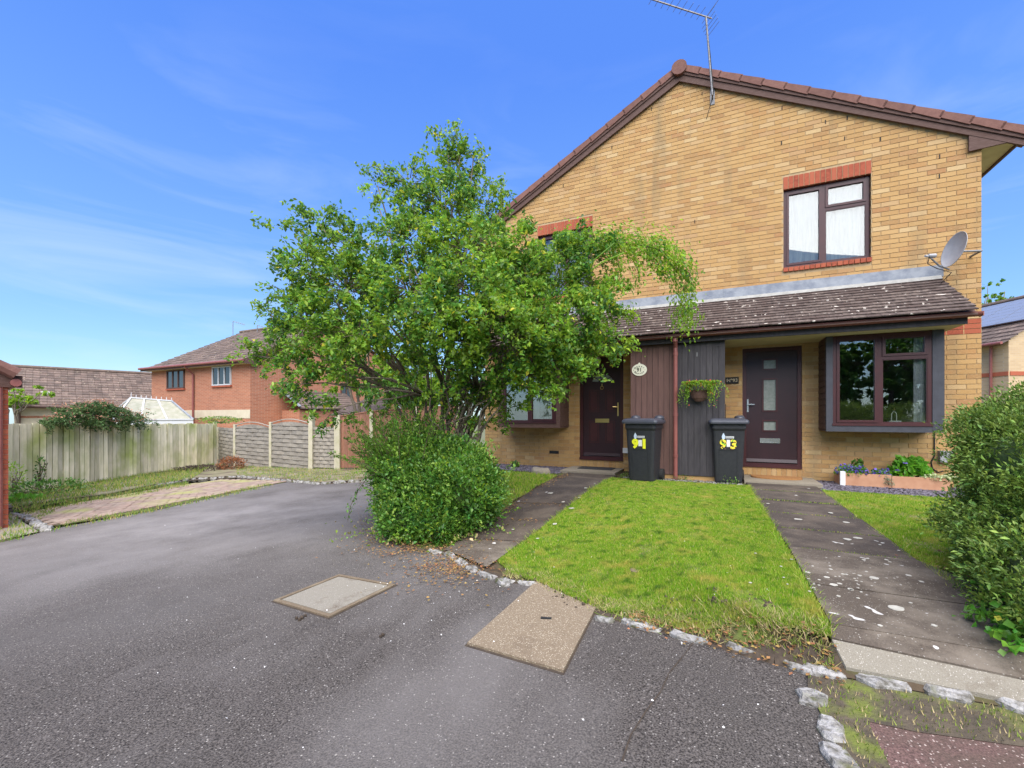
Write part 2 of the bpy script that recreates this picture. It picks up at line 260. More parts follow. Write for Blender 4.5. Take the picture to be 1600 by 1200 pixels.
# ------------------------------------------------------------------ mesh builders
class MB:
    def __init__(s): s.v = []; s.f = []
    def add(s, vs, fs):
        o = len(s.v); s.v += [tuple(p) for p in vs]; s.f += [tuple(i+o for i in f) for f in fs]; return s
    def box(s, x0, x1, y0, y1, z0, z1):
        return s.hexa([(x0, y0, z0), (x1, y0, z0), (x1, y1, z0), (x0, y1, z0), (x0, y0, z1), (x1, y0, z1), (x1, y1, z1), (x0, y1, z1)])
    def hexa(s, p): return s.add(p, [(0, 3, 2, 1), (4, 5, 6, 7), (0, 1, 5, 4), (1, 2, 6, 5), (2, 3, 7, 6), (3, 0, 4, 7)])
    def obox(s, c, ax, ay, az):
        c = Vector(c); ax, ay, az = Vector(ax), Vector(ay), Vector(az)
        return s.hexa([c-ax-ay-az, c+ax-ay-az, c+ax+ay-az, c-ax+ay-az, c-ax-ay+az, c+ax-ay+az, c+ax+ay+az, c-ax+ay+az])
    def bar(s, a, b, w, h, up=(0, 0, 1)):
        a, b = Vector(a), Vector(b); d = b-a; l = d.length; d.normalize(); sdv = d.cross(Vector(up)).normalized(); u = sdv.cross(d)
        return s.obox((a+b)/2, d*l/2, sdv*w/2, u*h/2)
    def prism(s, poly, ext):       # poly: list of 3d points, ext vector
        n = len(poly); e = Vector(ext); a = [Vector(p) for p in poly]
        return s.add(a+[p+e for p in a], [tuple(range(n))[::-1], tuple(range(n, 2*n))]+[(i, (i+1) % n, n+(i+1) % n, n+i) for i in range(n)])
    def tube(s, pts, rad, n=8, cap=True):
        pts = [Vector(p) for p in pts]; rads = rad if isinstance(rad, (list, tuple)) else [rad]*len(pts)
        o = len(s.v); u = None
        for i, p in enumerate(pts):
            d = (pts[min(i+1, len(pts)-1)]-pts[max(i-1, 0)])
            if d.length < 1e-9: d = Vector((0, 0, 1))
            d.normalize()
            if u is None: u = d.cross(Vector((0, 0, 1)) if abs(d.z) < .9 else Vector((1, 0, 0))).normalized()
            else: u = (u-d*u.dot(d)).normalized()
            w = d.cross(u)
            for k in range(n):
                a = 2*pi*k/n; s.v.append(tuple(p+(u*cos(a)+w*sin(a))*rads[i]))
        for i in range(len(pts)-1):
            for k in range(n):
                a, b = o+i*n+k, o+i*n+(k+1) % n; s.f.append((a, b, b+n, a+n))
        if cap: s.f.append(tuple(o+k for k in range(n))[::-1]); s.f.append(tuple(o+(len(pts)-1)*n+k for k in range(n)))
        return s
    def lathe(s, c, prof, n=16, ax=None):
        # prof: (r, h) list ; ax: (x,y,z) frames
        X, Y, Z = ax or (Vector((1, 0, 0)), Vector((0, 1, 0)), Vector((0, 0, 1))); c = Vector(c); o = len(s.v)
        for r, h in prof:
            for k in range(n):
                a = 2*pi*k/n; s.v.append(tuple(c+X*r*cos(a)+Y*r*sin(a)+Z*h))
        for i in range(len(prof)-1):
            for k in range(n):
                a, b = o+i*n+k, o+i*n+(k+1) % n; s.f.append((a, b, b+n, a+n))
        s.f.append(tuple(o+k for k in range(n))[::-1]); s.f.append(tuple(o+(len(prof)-1)*n+k for k in range(n)))
        return s
    def mesh(s, name, m, smooth=False):
        me = bpy.data.meshes.new(name); me.from_pydata(s.v, [], s.f); 
        me.materials.append(m)
        if smooth: me.polygons.foreach_set('use_smooth', [True]*len(me.polygons))
        me.update(); return me
INV = {}
def link(name, me, parent=None):
    o = bpy.data.objects.new(name, me); C.objects.link(o)
    if parent is not None:
        o.parent = parent
        if parent in INV: o.matrix_parent_inverse = INV[parent]
    return o
def part(name, mb, m, parent, smooth=False, label=None, kind=None):
    o = link(name, mb.mesh(name, m, smooth), parent)
    if label: o['label'] = label
    if kind: o['kind'] = kind
    return o
def thing(name, label, cat, loc, group=None, local=False, rz=0):
    o = bpy.data.objects.new(name, None); C.objects.link(o); o.location = loc; o.empty_display_size = .2; o.rotation_euler = (0, 0, rz)
    o['label'] = label; o['category'] = cat
    if group: o['group'] = group
    if not local: INV[o] = Matrix.Translation(-Vector(loc))
    return o
def tag(o, label, cat, group=None, kind=None):
    o['label'] = label; o['category'] = cat
    if group: o['group'] = group
    if kind: o['kind'] = kind
    return o
def struct(name, mb, m, parent=None):
    o = link(name, mb.mesh(name, m), parent)
    if parent is None: o['kind'] = 'structure'
    return o
def npmesh(name, V, F, m, parent=None, smooth=False):
    V = np.asarray(V, dtype=np.float32); F = np.asarray(F, dtype=np.int32); k = F.shape[1]
    me = bpy.data.meshes.new(name); me.vertices.add(len(V)); me.vertices.foreach_set('co', V.ravel())
    me.loops.add(F.size); me.loops.foreach_set('vertex_index', F.ravel())
    me.polygons.add(len(F)); me.polygons.foreach_set('loop_start', np.arange(len(F), dtype=np.int32)*k); me.polygons.foreach_set('loop_total', np.full(len(F), k, dtype=np.int32))
    me.materials.append(m); me.update(calc_edges=True)
    return link(name, me, parent)
def region(poly, step, zf, holes=None):
    """triangulated sheet inside a polygon, heights from zf"""
    P = [Vector((p[0], p[1])) for p in poly]; n = len(P); pts = []
    for i in range(n):
        a, b = P[i], P[(i+1) % n]; k = max(1, int((b-a).length/step))
        pts += [a.lerp(b, j/k) for j in range(k)]
    E = [(i, (i+1) % len(pts)) for i in range(len(pts))]
    xs = [p.x for p in P]; ys = [p.y for p in P]; e = len(pts)
    for gx in np.arange(min(xs)+step*.37, max(xs), step):
        for gy in np.arange(min(ys)+step*.41, max(ys), step): pts.append(Vector((gx, gy)))
    r = delaunay_2d_cdt(pts, E, [], 1, 1e-5)
    return MB().add([(p.x, p.y, zf(p.x, p.y)) for p in r[0]], [tuple(f) for f in r[2]])
def inpoly(x, y, poly):
    x = np.asarray(x); y = np.asarray(y); c = np.zeros(x.shape, bool); n = len(poly)
    for i in range(n):
        x1, y1 = poly[i][0], poly[i][1]; x2, y2 = poly[(i+1) % n][0], poly[(i+1) % n][1]
        if y1 == y2: continue
        c ^= ((y1 > y) != (y2 > y)) & (x < (x2-x1)*(y-y1)/(y2-y1)+x1)
    return c
def sample_poly(poly, n):
    xs = [p[0] for p in poly]; ys = [p[1] for p in poly]
    x = rng.uniform(min(xs), max(xs), n); y = rng.uniform(min(ys), max(ys), n); k = inpoly(x, y, poly); return x[k], y[k]
def leaves(name, P, D, size, m, parent=None, w=.55, up=.35, fold=.18):
    """P (n,3) positions, D (n,3) growth directions; folded four-point leaves"""
    P = np.asarray(P); n = len(P); D = np.asarray(D)+rng.normal(0, .55, (n, 3)); D /= np.linalg.norm(D, axis=1, keepdims=True)+1e-9
    U = rng.normal(0, 1, (n, 3)); U[:, 2] += up*4; W = np.cross(D, U); W /= np.linalg.norm(W, axis=1, keepdims=True)+1e-9; Nn = np.cross(W, D)
    s = (np.ones(n)*size*rng.uniform(.45, 1.35, n))[:, None]
    b = P-D*s*.5; t = P+D*s*.5; l = P+W*s*w*.5+Nn*s*fold; r = P-W*s*w*.5+Nn*s*fold
    V = np.stack([b, l, t, r], 1).reshape(-1, 3); i = np.arange(n)[:, None]*4
    F = np.concatenate([i+np.array([[0, 1, 2]]), i+np.array([[0, 2, 3]])], 0)
    return npmesh(name, V, F, m, parent)
def blades(name, x, y, z, h, wd, m, parent=None, lean=.45):
    n = len(x); a = rng.uniform(0, 2*pi, n); b = rng.uniform(0, 2*pi, n); h = h*rng.uniform(.5, 1.3, n); ln = h*lean*rng.uniform(0, 1.6, n)
    dx, dy = np.cos(a)*wd, np.sin(a)*wd
    V = np.stack([np.stack([x-dx, y-dy, z-.005], 1), np.stack([x+dx, y+dy, z-.005], 1), np.stack([x+np.cos(b)*ln, y+np.sin(b)*ln, z+h], 1)], 1).reshape(-1, 3)
    return npmesh(name, V, np.arange(3*n).reshape(-1, 3), m, parent)
def text_mesh(body, size, align='CENTER', extrude=.002, bold=0):
    cu = bpy.data.curves.new('lettering', 'FONT'); cu.body = body; cu.size = size; cu.align_x = align; cu.align_y = 'CENTER'; cu.extrude = extrude; cu.offset = bold; cu.resolution_u = 3
    o = bpy.data.objects.new('lettering', cu); C.objects.link(o); bpy.context.view_layer.update()
    me = bpy.data.meshes.new_from_object(o.evaluated_get(bpy.context.evaluated_depsgraph_get())); bpy.data.objects.remove(o); return me
def text_part(body, size, m, parent, mw, bold=0, name='lettering'):
    me = text_mesh(body, size, bold=bold); me.materials.clear(); me.materials.append(m); me.transform(mw); return link(name, me, parent)
FRONT = Matrix(((1, 0, 0, 0), (0, 0, -1, 0), (0, 1, 0, 0), (0, 0, 0, 1)))   # text plane -> facing -Y

# ------------------------------------------------------------------ ground shapes
def sm(t): t = min(max(t, 0), 1); return t*t*(3-2*t)
KPX = [(603, 752), (590, 790), (592, 832), (632, 858), (690, 866), (738, 888), (790, 910), (835, 914), (940, 964), (1000, 979), (1070, 996), (1130, 1012), (1210, 1034), (1290, 1056), (1400, 1078), (1500, 1096), (1600, 1114)]
KP = [ong(*p) for p in KPX]
KX = sorted([(p.x, p.y) for p in KP if p.x > -3.4]); 
def kn(x): return float(np.interp(x, [p[0] for p in KX], [p[1] for p in KX]))
def yard(x, y):
    W = .15+3.75*sm((.3-x)/1.9); w = sm((y-kn(x)+.02)/W)
    w *= sm((x+7.5)/3.2)
    r = road(x)
    return r+(0-r)*w+.012
SX = KP[-1]
YARD = [(p.x, p.y) for p in KP]+[(9, SX.y-.05), (9, 8.9), (-5.0, 8.9), (-6.6, 11.0)]
ground = struct('ground', region([(-160, -60), (60, -60), (160, 40), (60, 300), (-160, 300)], 14, lambda x, y: road(x)-.12-(.0 if y < 12 else .0)), m_ground)
ROADP = [(-30, -40), (30, -40), (30, 2.3), (9, SX.y-.05)]+[(p.x, p.y) for p in KP[::-1]]+[tuple(ong(570, 753)[:2]), tuple(ong(500, 757)[:2]), tuple(ong(430, 752)[:2]), tuple(ong(400, 762)[:2]), tuple(ong(250, 796)[:2]), tuple(ong(100, 823)[:2]), tuple(ong(0, 848)[:2]), (-12, 2), (-30, 0)]
road_o = struct('road', region(ROADP, .8, road), m_tarmac)
soil = struct('garden_soil', region(YARD, .18, lambda x, y: yard(x, y)-.006), m_soil)
RED = [tuple(ong(1352, 1128)[:2]), tuple(ong(1430, 1142)[:2]), tuple(ong(1600, 1166)[:2]), (4, SX.y-.3), (4, .3), (.55, .6), tuple(ong(1385, 1200)[:2])]
MOS = [tuple(ong(*p)[:2]) for p in [(1262, 1052), (1400, 1078), (1600, 1114), (1700, 1134), (1700, 1192), (1600, 1170), (1430, 1146), (1356, 1130), (1395, 1210), (1330, 1210), (1290, 1130), (1262, 1080)]]
struct('kerb_strip', region(MOS, .15, lambda x, y: road(x)+.008), m_mossdirt)
cr_ = MB(); prev = None
for (px, py) in [(1085, 1003), (1068, 1024), (1050, 1052), (1030, 1082), (1008, 1112), (985, 1150), (968, 1190)]:
    p = ong(px, py)+Vector((random.gauss(0, .006), 0, .005))
    if prev is not None:
        d = (p-prev).normalized(); s_ = Vector((-d.y, d.x, 0))*.0028; n_ = 5
        for j in range(n_):
            a, b = prev.lerp(p, j/n_), prev.lerp(p, (j+1)/n_); w0, w1 = random.uniform(.4, 1.5), random.uniform(.4, 1.5)
            cr_.add([tuple(a-s_*w0), tuple(b-s_*w1), tuple(b+s_*w1), tuple(a+s_*w0)], [(0, 1, 2, 3)])
    prev = p
part('crack', cr_, m_dirt, road_o)
struct('reddish_road', region(RED, .4, lambda x, y: road(x)+.005), m_tarmac2)
# house front wall: n = 8.8, centred on u = -0.64
D = 8.8; MID = -.64
def mir(u): return 2*MID-u

# ------------------------------------------------------------------ paths
def slab_run(parent, edges, mat_f, th=.05, lift=.0):
    # edges: list of (n, uL, uR)
    for i in range(len(edges)-1):
        (n0, a0, b0), (n1, a1, b1) = edges[i], edges[i+1]; g = .006
        q = [(a0, n0-g), (b0, n0-g), (b1, n1+g), (a1, n1+g)]
        dz = lift+random.uniform(-.006, .006)
        top = [(x, y, yard(x, y)+.020+dz) for x, y in q]; bot = [(x, y, z-th) for x, y, z in top]
        mb = MB().hexa([bot[3], bot[2], bot[1], bot[0], top[3], top[2], top[1], top[0]])
        part('slab', mb, mat_f(i), parent)
p93 = struct('path', region([(.46, 7.95), (1.36, 7.95), (1.28, 2.7), (.5, 2.7)], .3, lambda x, y: yard(x, y)-.012), m_soil)
E93 = [(7.96, .42, 1.36), (7.25, .45, 1.36), (6.45, .47, 1.36), (5.62, .49, 1.35), (4.88, .51, 1.35), (4.18, .53, 1.34), (3.32, .53, 1.62), (2.72, .53, 1.9)]
slab_run(p93, E93, lambda i: m_slab if i < 5 else m_slab2)
q_ = [ong(1300, 1012, yard), ong(1600, 1072, yard), ong(1600, 1098, yard), ong(1322, 1046, yard)]
ex_ = (q_[1]-q_[0])*.6; q_[1] += ex_; q_[2] += ex_
far_ = [Vector((.53, 2.725, 0)), Vector((1.9, 2.725, 0))]
sl_ = [Vector((q_[0].x, q_[0].y+.006, 0)), Vector((q_[1].x, q_[1].y+.006, 0))]
def yz(p, l=.02): return Vector((p[0], p[1], yard(p[0], p[1])+l))
part('slab', MB().prism([yz(sl_[0]), yz(sl_[1]), yz(far_[1]), yz(far_[0])], (0, 0, -.04)), m_slab2, p93)
part('apron', MB().prism([yz(q_[3], .012), yz(q_[2], .012), yz(q_[1]), yz(q_[0])], (0, 0, -.05)), m_lidc, p93, label='pale concrete strip at the foot of the path')
p91 = struct('path', region([(-2.56, 7.95), (-1.64, 7.95), (-1.78, 3.55), (-2.55, 3.9)], .3, lambda x, y: yard(x, y)-.012), m_soil)
def e91(n): t = (7.95-n)/4.4; return (n, -2.56+.02*t, -1.64-.16*t)
slab_run(p91, [e91(n) for n in (7.95, 7.1, 6.3, 5.5, 4.75, 4.05)]+[], lambda i: m_slab if i < 5 else m_slab2)
part('slab', region([(-2.50, 4.04), (-1.80, 4.04), (-1.80, kn(-1.80)+.07), (-2.1, kn(-2.1)+.07), (-2.47, kn(-2.47)+.07)], .08, lambda x, y: yard(x, y)+.017), m_slab2, p91)
for (u0, u1, pa) in ((.40, 1.45, p93), (mir(1.45), mir(.40), p91)):
    part('step_slab', MB().box(u0, u1, 7.97, 8.79, -.12, .058), m_conc, pa)

lm = MB()
for px, py, s_ in [(1247, 815, .030), (1298, 805, .028), (1322, 820, .028), (1324, 847, .034), (1340, 845, .030), (1366, 909, .026), (1400, 957, .042), (1292, 908, .018), (1303, 920, .026), (1312, 918, .015), (1329, 927, .018), (1298, 895, .012), (1262, 900, .016), (1318, 903, .012), (1280, 912, .012), (1420, 905, .02), (1385, 880, .016), (1440, 915, .016),
                   (1270, 890, .01), (1343, 905, .012), (1350, 880, .014), (1310, 938, .012), (1460, 985, .014), (1375, 985, .012), (860, 773, .035), (880, 787, .025), (893, 797, .030), (867, 822, .028), (905, 780, .02), (915, 765, .03), (840, 845, .015), (1200, 790, .02)]+[(random.gauss(1320, 55), random.gauss(905, 18), random.uniform(.005, .011)) for _ in range(46)]:
    p = ong(px, py, yard); n_ = 11; w_ = random.uniform(.75, 1.2)
    rg = [(p.x+cos(2*pi*k/n_)*s_*w_*random.uniform(.8, 1.15), p.y+sin(2*pi*k/n_)*s_*random.uniform(.8, 1.15)) for k in range(n_)]
    lm.prism([(x, y, yard(x, y)+.024) for x, y in rg], (0, 0, .0025))
part('lichen', lm, mat('pale_lichen', (.46, .44, .38), (.36, .34, .28), 40, .95), p93, kind='stuff')
# ------------------------------------------------------------------ lawns and grass
def lawn(poly, n_near, hgt, gap=None):
    o = struct('lawn', region(poly, .12, lambda x, y: yard(x, y)+.006+.012*math.sin(x*9)*math.sin(y*7)), m_lawn)
    x, y = sample_poly(poly, n_near*3)
    d = np.maximum(-x*sin(YAW)+y*cos(YAW), .8); keep = rng.uniform(0, 1, len(x)) < np.clip((3.2/d)**1.5, .14, 1)
    x, y, d = x[keep], y[keep], d[keep]
    cl_ = np.sin(x*23+2*np.sin(y*9))*np.sin(y*21+2*np.sin(x*8))+np.sin(x*5.1+y*3.3)*.5; k2 = rng.uniform(-1.5, .9, len(x)) < cl_+.35; x, y, d = x[k2], y[k2], d[k2]
    z = np.array([yard(a, b) for a, b in zip(x, y)])+.006
    if len(poly) > 6 and poly[0][0] > -2:
        ed = np.array([yy-kn(xx) for xx, yy in zip(x, y)]); pat = np.sin(x*13+1)*np.sin(y*17)+rng.normal(0, .35, len(x)); k_ = ~((ed < .26+.08*np.sin(x*6)) & (pat > .25) & (x > -.8) & (x < .28)); x, y, d, z = x[k_], y[k_], d[k_], z[k_]
    g = blades('grass', x, y, z, hgt, .0022+.0006*d, m_grass)
    tag(g, o['lab'] if 'lab' in o else 'short green grass', 'grass', kind='stuff'); return o, g
KM = [(p.x, p.y) for p in KP if -1.75 < p.x < .45]
LM = [(-1.64, 7.62), (.44, 7.62), (.50, 5), (.52, 2.62)]+[(x, y+.09+.05*math.sin(x*11)) for x, y in KM[::-1]]+[(-1.79, 3.5)]
_, g = lawn(LM, 330000, .021); g['label'] = 'mown bright green grass between the two paths'
LR = [(1.40, 7.62), (3.6, 7.62), (3.6, 4.0), (1.66, 3.6), (1.37, 4.3)]
_, g = lawn(LR, 110000, .022); g['label'] = 'yellowish mown grass between right path and yew hedge'
LL = [(-2.60, 7.5), (-4.9, 7.7), (-6.3, 8.6), (-4.6, 4.9), (-3.6, 4.2), (-2.62, 3.85)]
_, g = lawn(LL, 70000, .05); g['label'] = 'darker grass under the spreading tree left of the path'
ex_, ey_ = [], []
for k in range(9000):
    n_ = random.uniform(2.7, 7.6); e_ = random.choice(((np.interp(n_, [2.7, 7.6], [.53, .44]), -1), (np.interp(n_, [3.5, 7.6], [-1.79, -1.64]), 1), (np.interp(n_, [4.2, 7.6], [1.36, 1.38]), 1)))
    if e_[1] == 1 and e_[0] < 0 and n_ < 3.7: continue
    ex_.append(e_[0]+random.gauss(0, .018+.012*math.sin(n_*9))+e_[1]*.012); ey_.append(n_)
ex_, ey_ = np.array(ex_), np.array(ey_); tag(blades('edge_grass', ex_, ey_, np.array([yard(a, b)+.005 for a, b in zip(ex_, ey_)]), .04, .004, m_grass, lean=1.1), 'longer grass tufts leaning over the path edges', 'grass', kind='stuff')
# eroded bank at kerb: straw and soil lumps
xs, ys = [], []
for i in range(4200):
    t = random.random(); x = -1.6+2.1*t; y = kn(x)+random.gauss(.09, .06); xs.append(x); ys.append(y+.05)
xs, ys = np.array(xs), np.array(ys); zs = np.array([max(yard(a, b), road(a))+.006 for a, b in zip(xs, ys)])
cxr = np.array([random.uniform(-.5, .52) for _ in range(3200)]); cyr = np.array([kn(a)+abs(random.gauss(.13, .10)) for a in cxr]); kq = np.sin(cxr*19)*np.sin(cyr*23)+rng.normal(0, .4, len(cxr)) > -.25; cxr, cyr = cxr[kq], cyr[kq]
tag(blades('bank_grass', cxr, cyr, np.array([yard(a, b)+.004 for a, b in zip(cxr, cyr)]), .035, .0035, m_weed0, lean=1.0), 'sparse rough grass on the worn corner of the lawn beside the right path', 'grass', kind='stuff')
tag(blades('dry_grass', xs, ys, zs, .028, .003, m_weed0, lean=1.6), 'dry straw and yellow grass lying along the kerb stones', 'dry grass', kind='stuff')

# ------------------------------------------------------------------ kerbs of rough stones
def stone_mesh(l, w, h, seed):
    r = random.Random(seed); n = 9; mb = MB(); ring = []
    for k in range(n):
        a = 2*pi*k/n+r.uniform(-.15, .15); e = 1/max(abs(cos(a)), abs(sin(a)))**.75
        ring.append((cos(a)*l/2*e*r.uniform(.72, 1.06), sin(a)*w/2*e*r.uniform(.62, 1.08)))
    vs = [(x, y, -h) for x, y in ring]+[(x, y, h*.25*r.uniform(.4, 1.3)) for x, y in ring]+[(x*.82, y*.80, h*r.uniform(.3, 1)) for x, y in ring]+[(r.uniform(-.2, .2)*l, r.uniform(-.1, .1)*w, h*.8)]
    fs = []
    for lv in (0, 1):
        for k in range(n): a, b = lv*n+k, lv*n+(k+1) % n; fs.append((a, b, b+n, a+n))
    for k in range(n): fs.append((2*n+k, 2*n+(k+1) % n, 3*n))
    mb.add(vs, fs); return mb.mesh('stone', m_stone)
SM = [stone_mesh(1, 1, 1, i) for i in range(9)]
def stone_row(parent, pts, lmin, lmax, w, h, gap=.02, zf=road, miss=.0):
    P = [Vector((p[0], p[1], 0)) for p in pts]; i = 0; pos = P[0].copy(); carry = 0
    seg = [(P[k], P[k+1]) for k in range(len(P)-1)]; tot = sum((b-a).length for a, b in seg); s = 0
    def at(s):
        for a, b in seg:
            l = (b-a).length
            if s <= l: return a.lerp(b, s/max(l, 1e-6)), (b-a).normalized()
            s -= l
        return seg[-1][1], (seg[-1][1]-seg[-1][0]).normalized()
    while s < tot:
        l = random.uniform(lmin, lmax)
        if random.random() > miss:
            p, d = at(s+l/2); o = link('stone', random.choice(SM), parent)
            o.location = (p.x+random.gauss(0, .008), p.y+random.gauss(0, .008), zf(p.x, p.y)+.004); o.rotation_euler = (random.gauss(0, .03), random.gauss(0, .03), math.atan2(d.y, d.x)+random.gauss(0, .06)+(pi if random.random() < .5 else 0))
            o.scale = (l, w*random.uniform(.8, 1.15), h*random.uniform(.8, 1.2))
        s += l+gap
kerb = struct('kerb', MB().bar((KP[4].x, KP[4].y, -.35), (KP[6].x, KP[6].y, -.30), .05, .03), m_soil)
def skirt(parent, pts, zlo, zhi, off, m_=None):
    mb = MB(); P = [Vector((p[0], p[1], 0)) for p in pts]; fine = []
    for a, b in zip(P[:-1], P[1:]):
        k = max(1, int((b-a).length/.12)); fine += [a.lerp(b, j/k) for j in range(k)]
    fine.append(P[-1])
    for i in range(len(fine)-1):
        a, b = fine[i], fine[i+1]; d = (b-a).normalized(); n_ = Vector((-d.y, d.x, 0))*off
        a0, b0, a1, b1 = a-n_, b-n_, a+n_, b+n_
        mb.add([(a0.x, a0.y, zlo(a0.x, a0.y)), (b0.x, b0.y, zlo(b0.x, b0.y)), (b1.x, b1.y, zhi(b1.x, b1.y)), (a1.x, a1.y, zhi(a1.x, a1.y))], [(0, 1, 2, 3)])
    part('earth_edge', mb, m_ or m_dirt, parent)
skirt(kerb, [(p.x, p.y+.035*(p.x > .3)) for p in KP[1:]]+[(9, SX.y-.02)], lambda x, y: road(x)-.01, lambda x, y: yard(x, y)+.004, .04)
stone_row(kerb, [ong(*p) for p in [(668, 862), (700, 868), (738, 890), (790, 912)]], .16, .24, .10, .03)
stone_row(kerb, [ong(*p) for p in [(775, 908), (835, 914)]], .16, .2, .08, .02)
stone_row(kerb, [ong(*p) for p in [(930, 966), (1000, 979), (1070, 996), (1130, 1012), (1215, 1033), (1262, 1050)]], .13, .26, .085, .026, gap=.03)
stone_row(kerb, [ong(*p) for p in [(1250, 1046), (1335, 1064), (1430, 1082), (1520, 1097), (1600, 1112), (1700, 1130)]], .17, .29, .14, .028, gap=.018, zf=lambda x, y: road(x)+.012)
stone_row(kerb, [ong(*p) for p in [(1272, 1080), (1290, 1130), (1312, 1185), (1340, 1240)]], .14, .20, .12, .024, gap=.02)
FK = [ong(*p) for p in [(165, 776), (240, 760), (300, 750), (370, 746), (430, 751), (500, 757), (570, 753), (600, 750)]]
vz = lambda x, y: road(x)+.05
verge = struct('verge', region([(p.x, p.y) for p in FK]+[(-5.2, 10.6), tuple(atd(660, 700, 13.6)[:2]), tuple(atd(525, 741, 14.6)[:2]), tuple(atd(423, 735, 16.6)[:2]), tuple(atd(340, 720, 19)[:2]), tuple(atd(150, 750, 13.3)[:2]), tuple(atd(0, 770, 10.4)[:2]), tuple(ong(0, 800)[:2]), tuple(ong(100, 783)[:2])], .4, vz), m_verge2)
far_kerb = struct('kerb', MB().bar(FK[1]-Vector((0, 0, .05)), FK[3]-Vector((0, 0, .05)), .05, .03), m_soil)
stone_row(far_kerb, FK[1:], .2, .34, .12, .06, gap=.015)
skirt(far_kerb, [ong(0, 800), ong(100, 783)]+FK, lambda x, y: road(x)-.01, lambda x, y: road(x)+.055, .06)
bk = struct('kerb', MB().bar(ong(30, 815)-Vector((0, 0, .05)), ong(60, 825)-Vector((0, 0, .05)), .05, .03), m_soil)
stone_row(bk, [ong(*p) for p in [(18, 803), (40, 808), (62, 820), (75, 829)]], .16, .25, .14, .035)
part('slab', region([tuple(ong(*p)[:2]) for p in [(0, 845), (60, 832), (20, 806), (0, 806)]], .4, lambda x, y: road(x)+.012), m_conc, bk)

# ------------------------------------------------------------------ block paved parking bay
BAYPX = [(88, 822), (250, 796), (400, 762), (452, 753), (400, 751), (350, 750), (255, 763), (150, 782), (25, 806)]
BAY = [tuple(ong(*p)[:2]) for p in BAYPX]
bay = struct('parking_bay', region(BAY, .4, lambda x, y: road(x)+.006), m_soil)
A, B = Vector(BAY[0]), Vector(BAY[2]); bx = (B-A).normalized(); by = Vector((-bx.y, bx.x))
pv = MB().box(-.0975, .0975, -.0475, .0475, -.02, .0).mesh('brick', m_paver)
cand = []
for r in range(0, 70):
    for k in range(-6, 60):
        c = A+bx*(k*.2+(r % 2)*.1)+by*(r*.1+.05)
        if inpoly(c.x, c.y, BAY): cand.append((depth(c), c))
cand.sort(key=lambda q: q[0]); restm = MB(); ang = math.atan2(bx.y, bx.x)
for i, (d, c) in enumerate(cand):
    z = road(c.x)+.022+random.gauss(0, .0025)
    if i < 300:
        o = link('brick', pv, bay); o.location = (c.x, c.y, z); o.rotation_euler = (random.gauss(0, .01), random.gauss(0, .01)-.045, ang)
    else: restm.obox((c.x, c.y, z-.01), (bx.x*.0975, bx.y*.0975, 0), (by.x*.0475, by.y*.0475, 0), (0, 0, .01))
if restm.v: part('paving', restm, m_paver, bay, kind='stuff')

# ------------------------------------------------------------------ covers in the tarmac
q = [ong(*p) for p in [(427, 940), (514, 966), (618, 915), (530, 899)]]; c = sum(q, Vector())/4
t = thing('manhole_cover', 'worn square concrete filled manhole cover with raised rim left of the bush end of the road', 'manhole cover', c)
t['label'] = 'worn pale concrete-filled manhole cover with raised rim in the tarmac'
rim = MB()
for i in range(4):
    a, b = q[i], q[(i+1) % 4]; ai, bi = c+(a-c)*.90, c+(b-c)*.90
    rim.prism([a+Vector((0, 0, .0)), b, bi, ai], (0, 0, .012))
part('rim', rim, m_rim, t); part('joint', MB().prism([c+(p-c)*1.035 for p in q], (0, 0, .003)), m_dirt, t)
part('lid', MB().prism([c+(p-c)*.865 for p in q], (0, 0, .009)), m_lidc, t)
kh = MB()
for f in (.45, -.45): kh.obox(c+(q[0]-c)*f+Vector((0, 0, .007)), (.02, 0, 0), (0, .012, 0), (0, 0, .001))
part('key_hole', kh, m_lens, t)
q = [ong(*p) for p in [(730, 1008), (880, 1052), (942, 931), (838, 911)]]; c = sum(q, Vector())/4
t = thing('access_cover', 'sandy exposed-aggregate access cover slab set at the lawn corner', 'access cover', c)
part('slab', MB().prism([p-Vector((0, 0, .01)) for p in q], (0, 0, .026)), m_expo, t); part('joint', MB().prism([c+(p-c)*1.03-Vector((0, 0, .01)) for p in q], (0, 0, .013)), m_dirt, t)
h = ong(853, 970)
part('handle_slot', MB().bar(h+Vector((-.03, -.012, .018)), h+Vector((.035, .006, .018)), .022, .008), m_lens, t)
h = ong(996, 893, yard)
tag(part('stop_tap_cover', MB().lathe(h+Vector((0, 0, .0)), [(.055, 0), (.055, .012), (.045, .016)], 14), m_rim, None), 'small round dark stop tap cover sunk in the middle lawn', 'tap cover')

# ------------------------------------------------------------------ the pair of houses (front wall, gable, lean-to)
house = thing('semi_detached_house', 'pair of buff brick homes with gable roof, lean-to porch and dark doors', 'house', (MID, D, 0))
WL, WR = mir(3.54), 3.54
def roofz(u): return 7.50-.535*abs(u-MID)
OPEN = [(1.036, 2.239, 3.65, 5.0), (.41, 1.305, .21, 2.30), (1.56, 2.88, .90, 2.36)]
OPEN += [(mir(b), mir(a), c_, d_) for a, b, c_, d_ in OPEN]
SOLD = [(1.03, 2.245, 5.0, 5.215), (1.03, 2.245, 3.575, 3.65), (.41, 1.305, .06, .21)]; SOLD += [(mir(b), mir(a), c_, d_) for a, b, c_, d_ in SOLD]
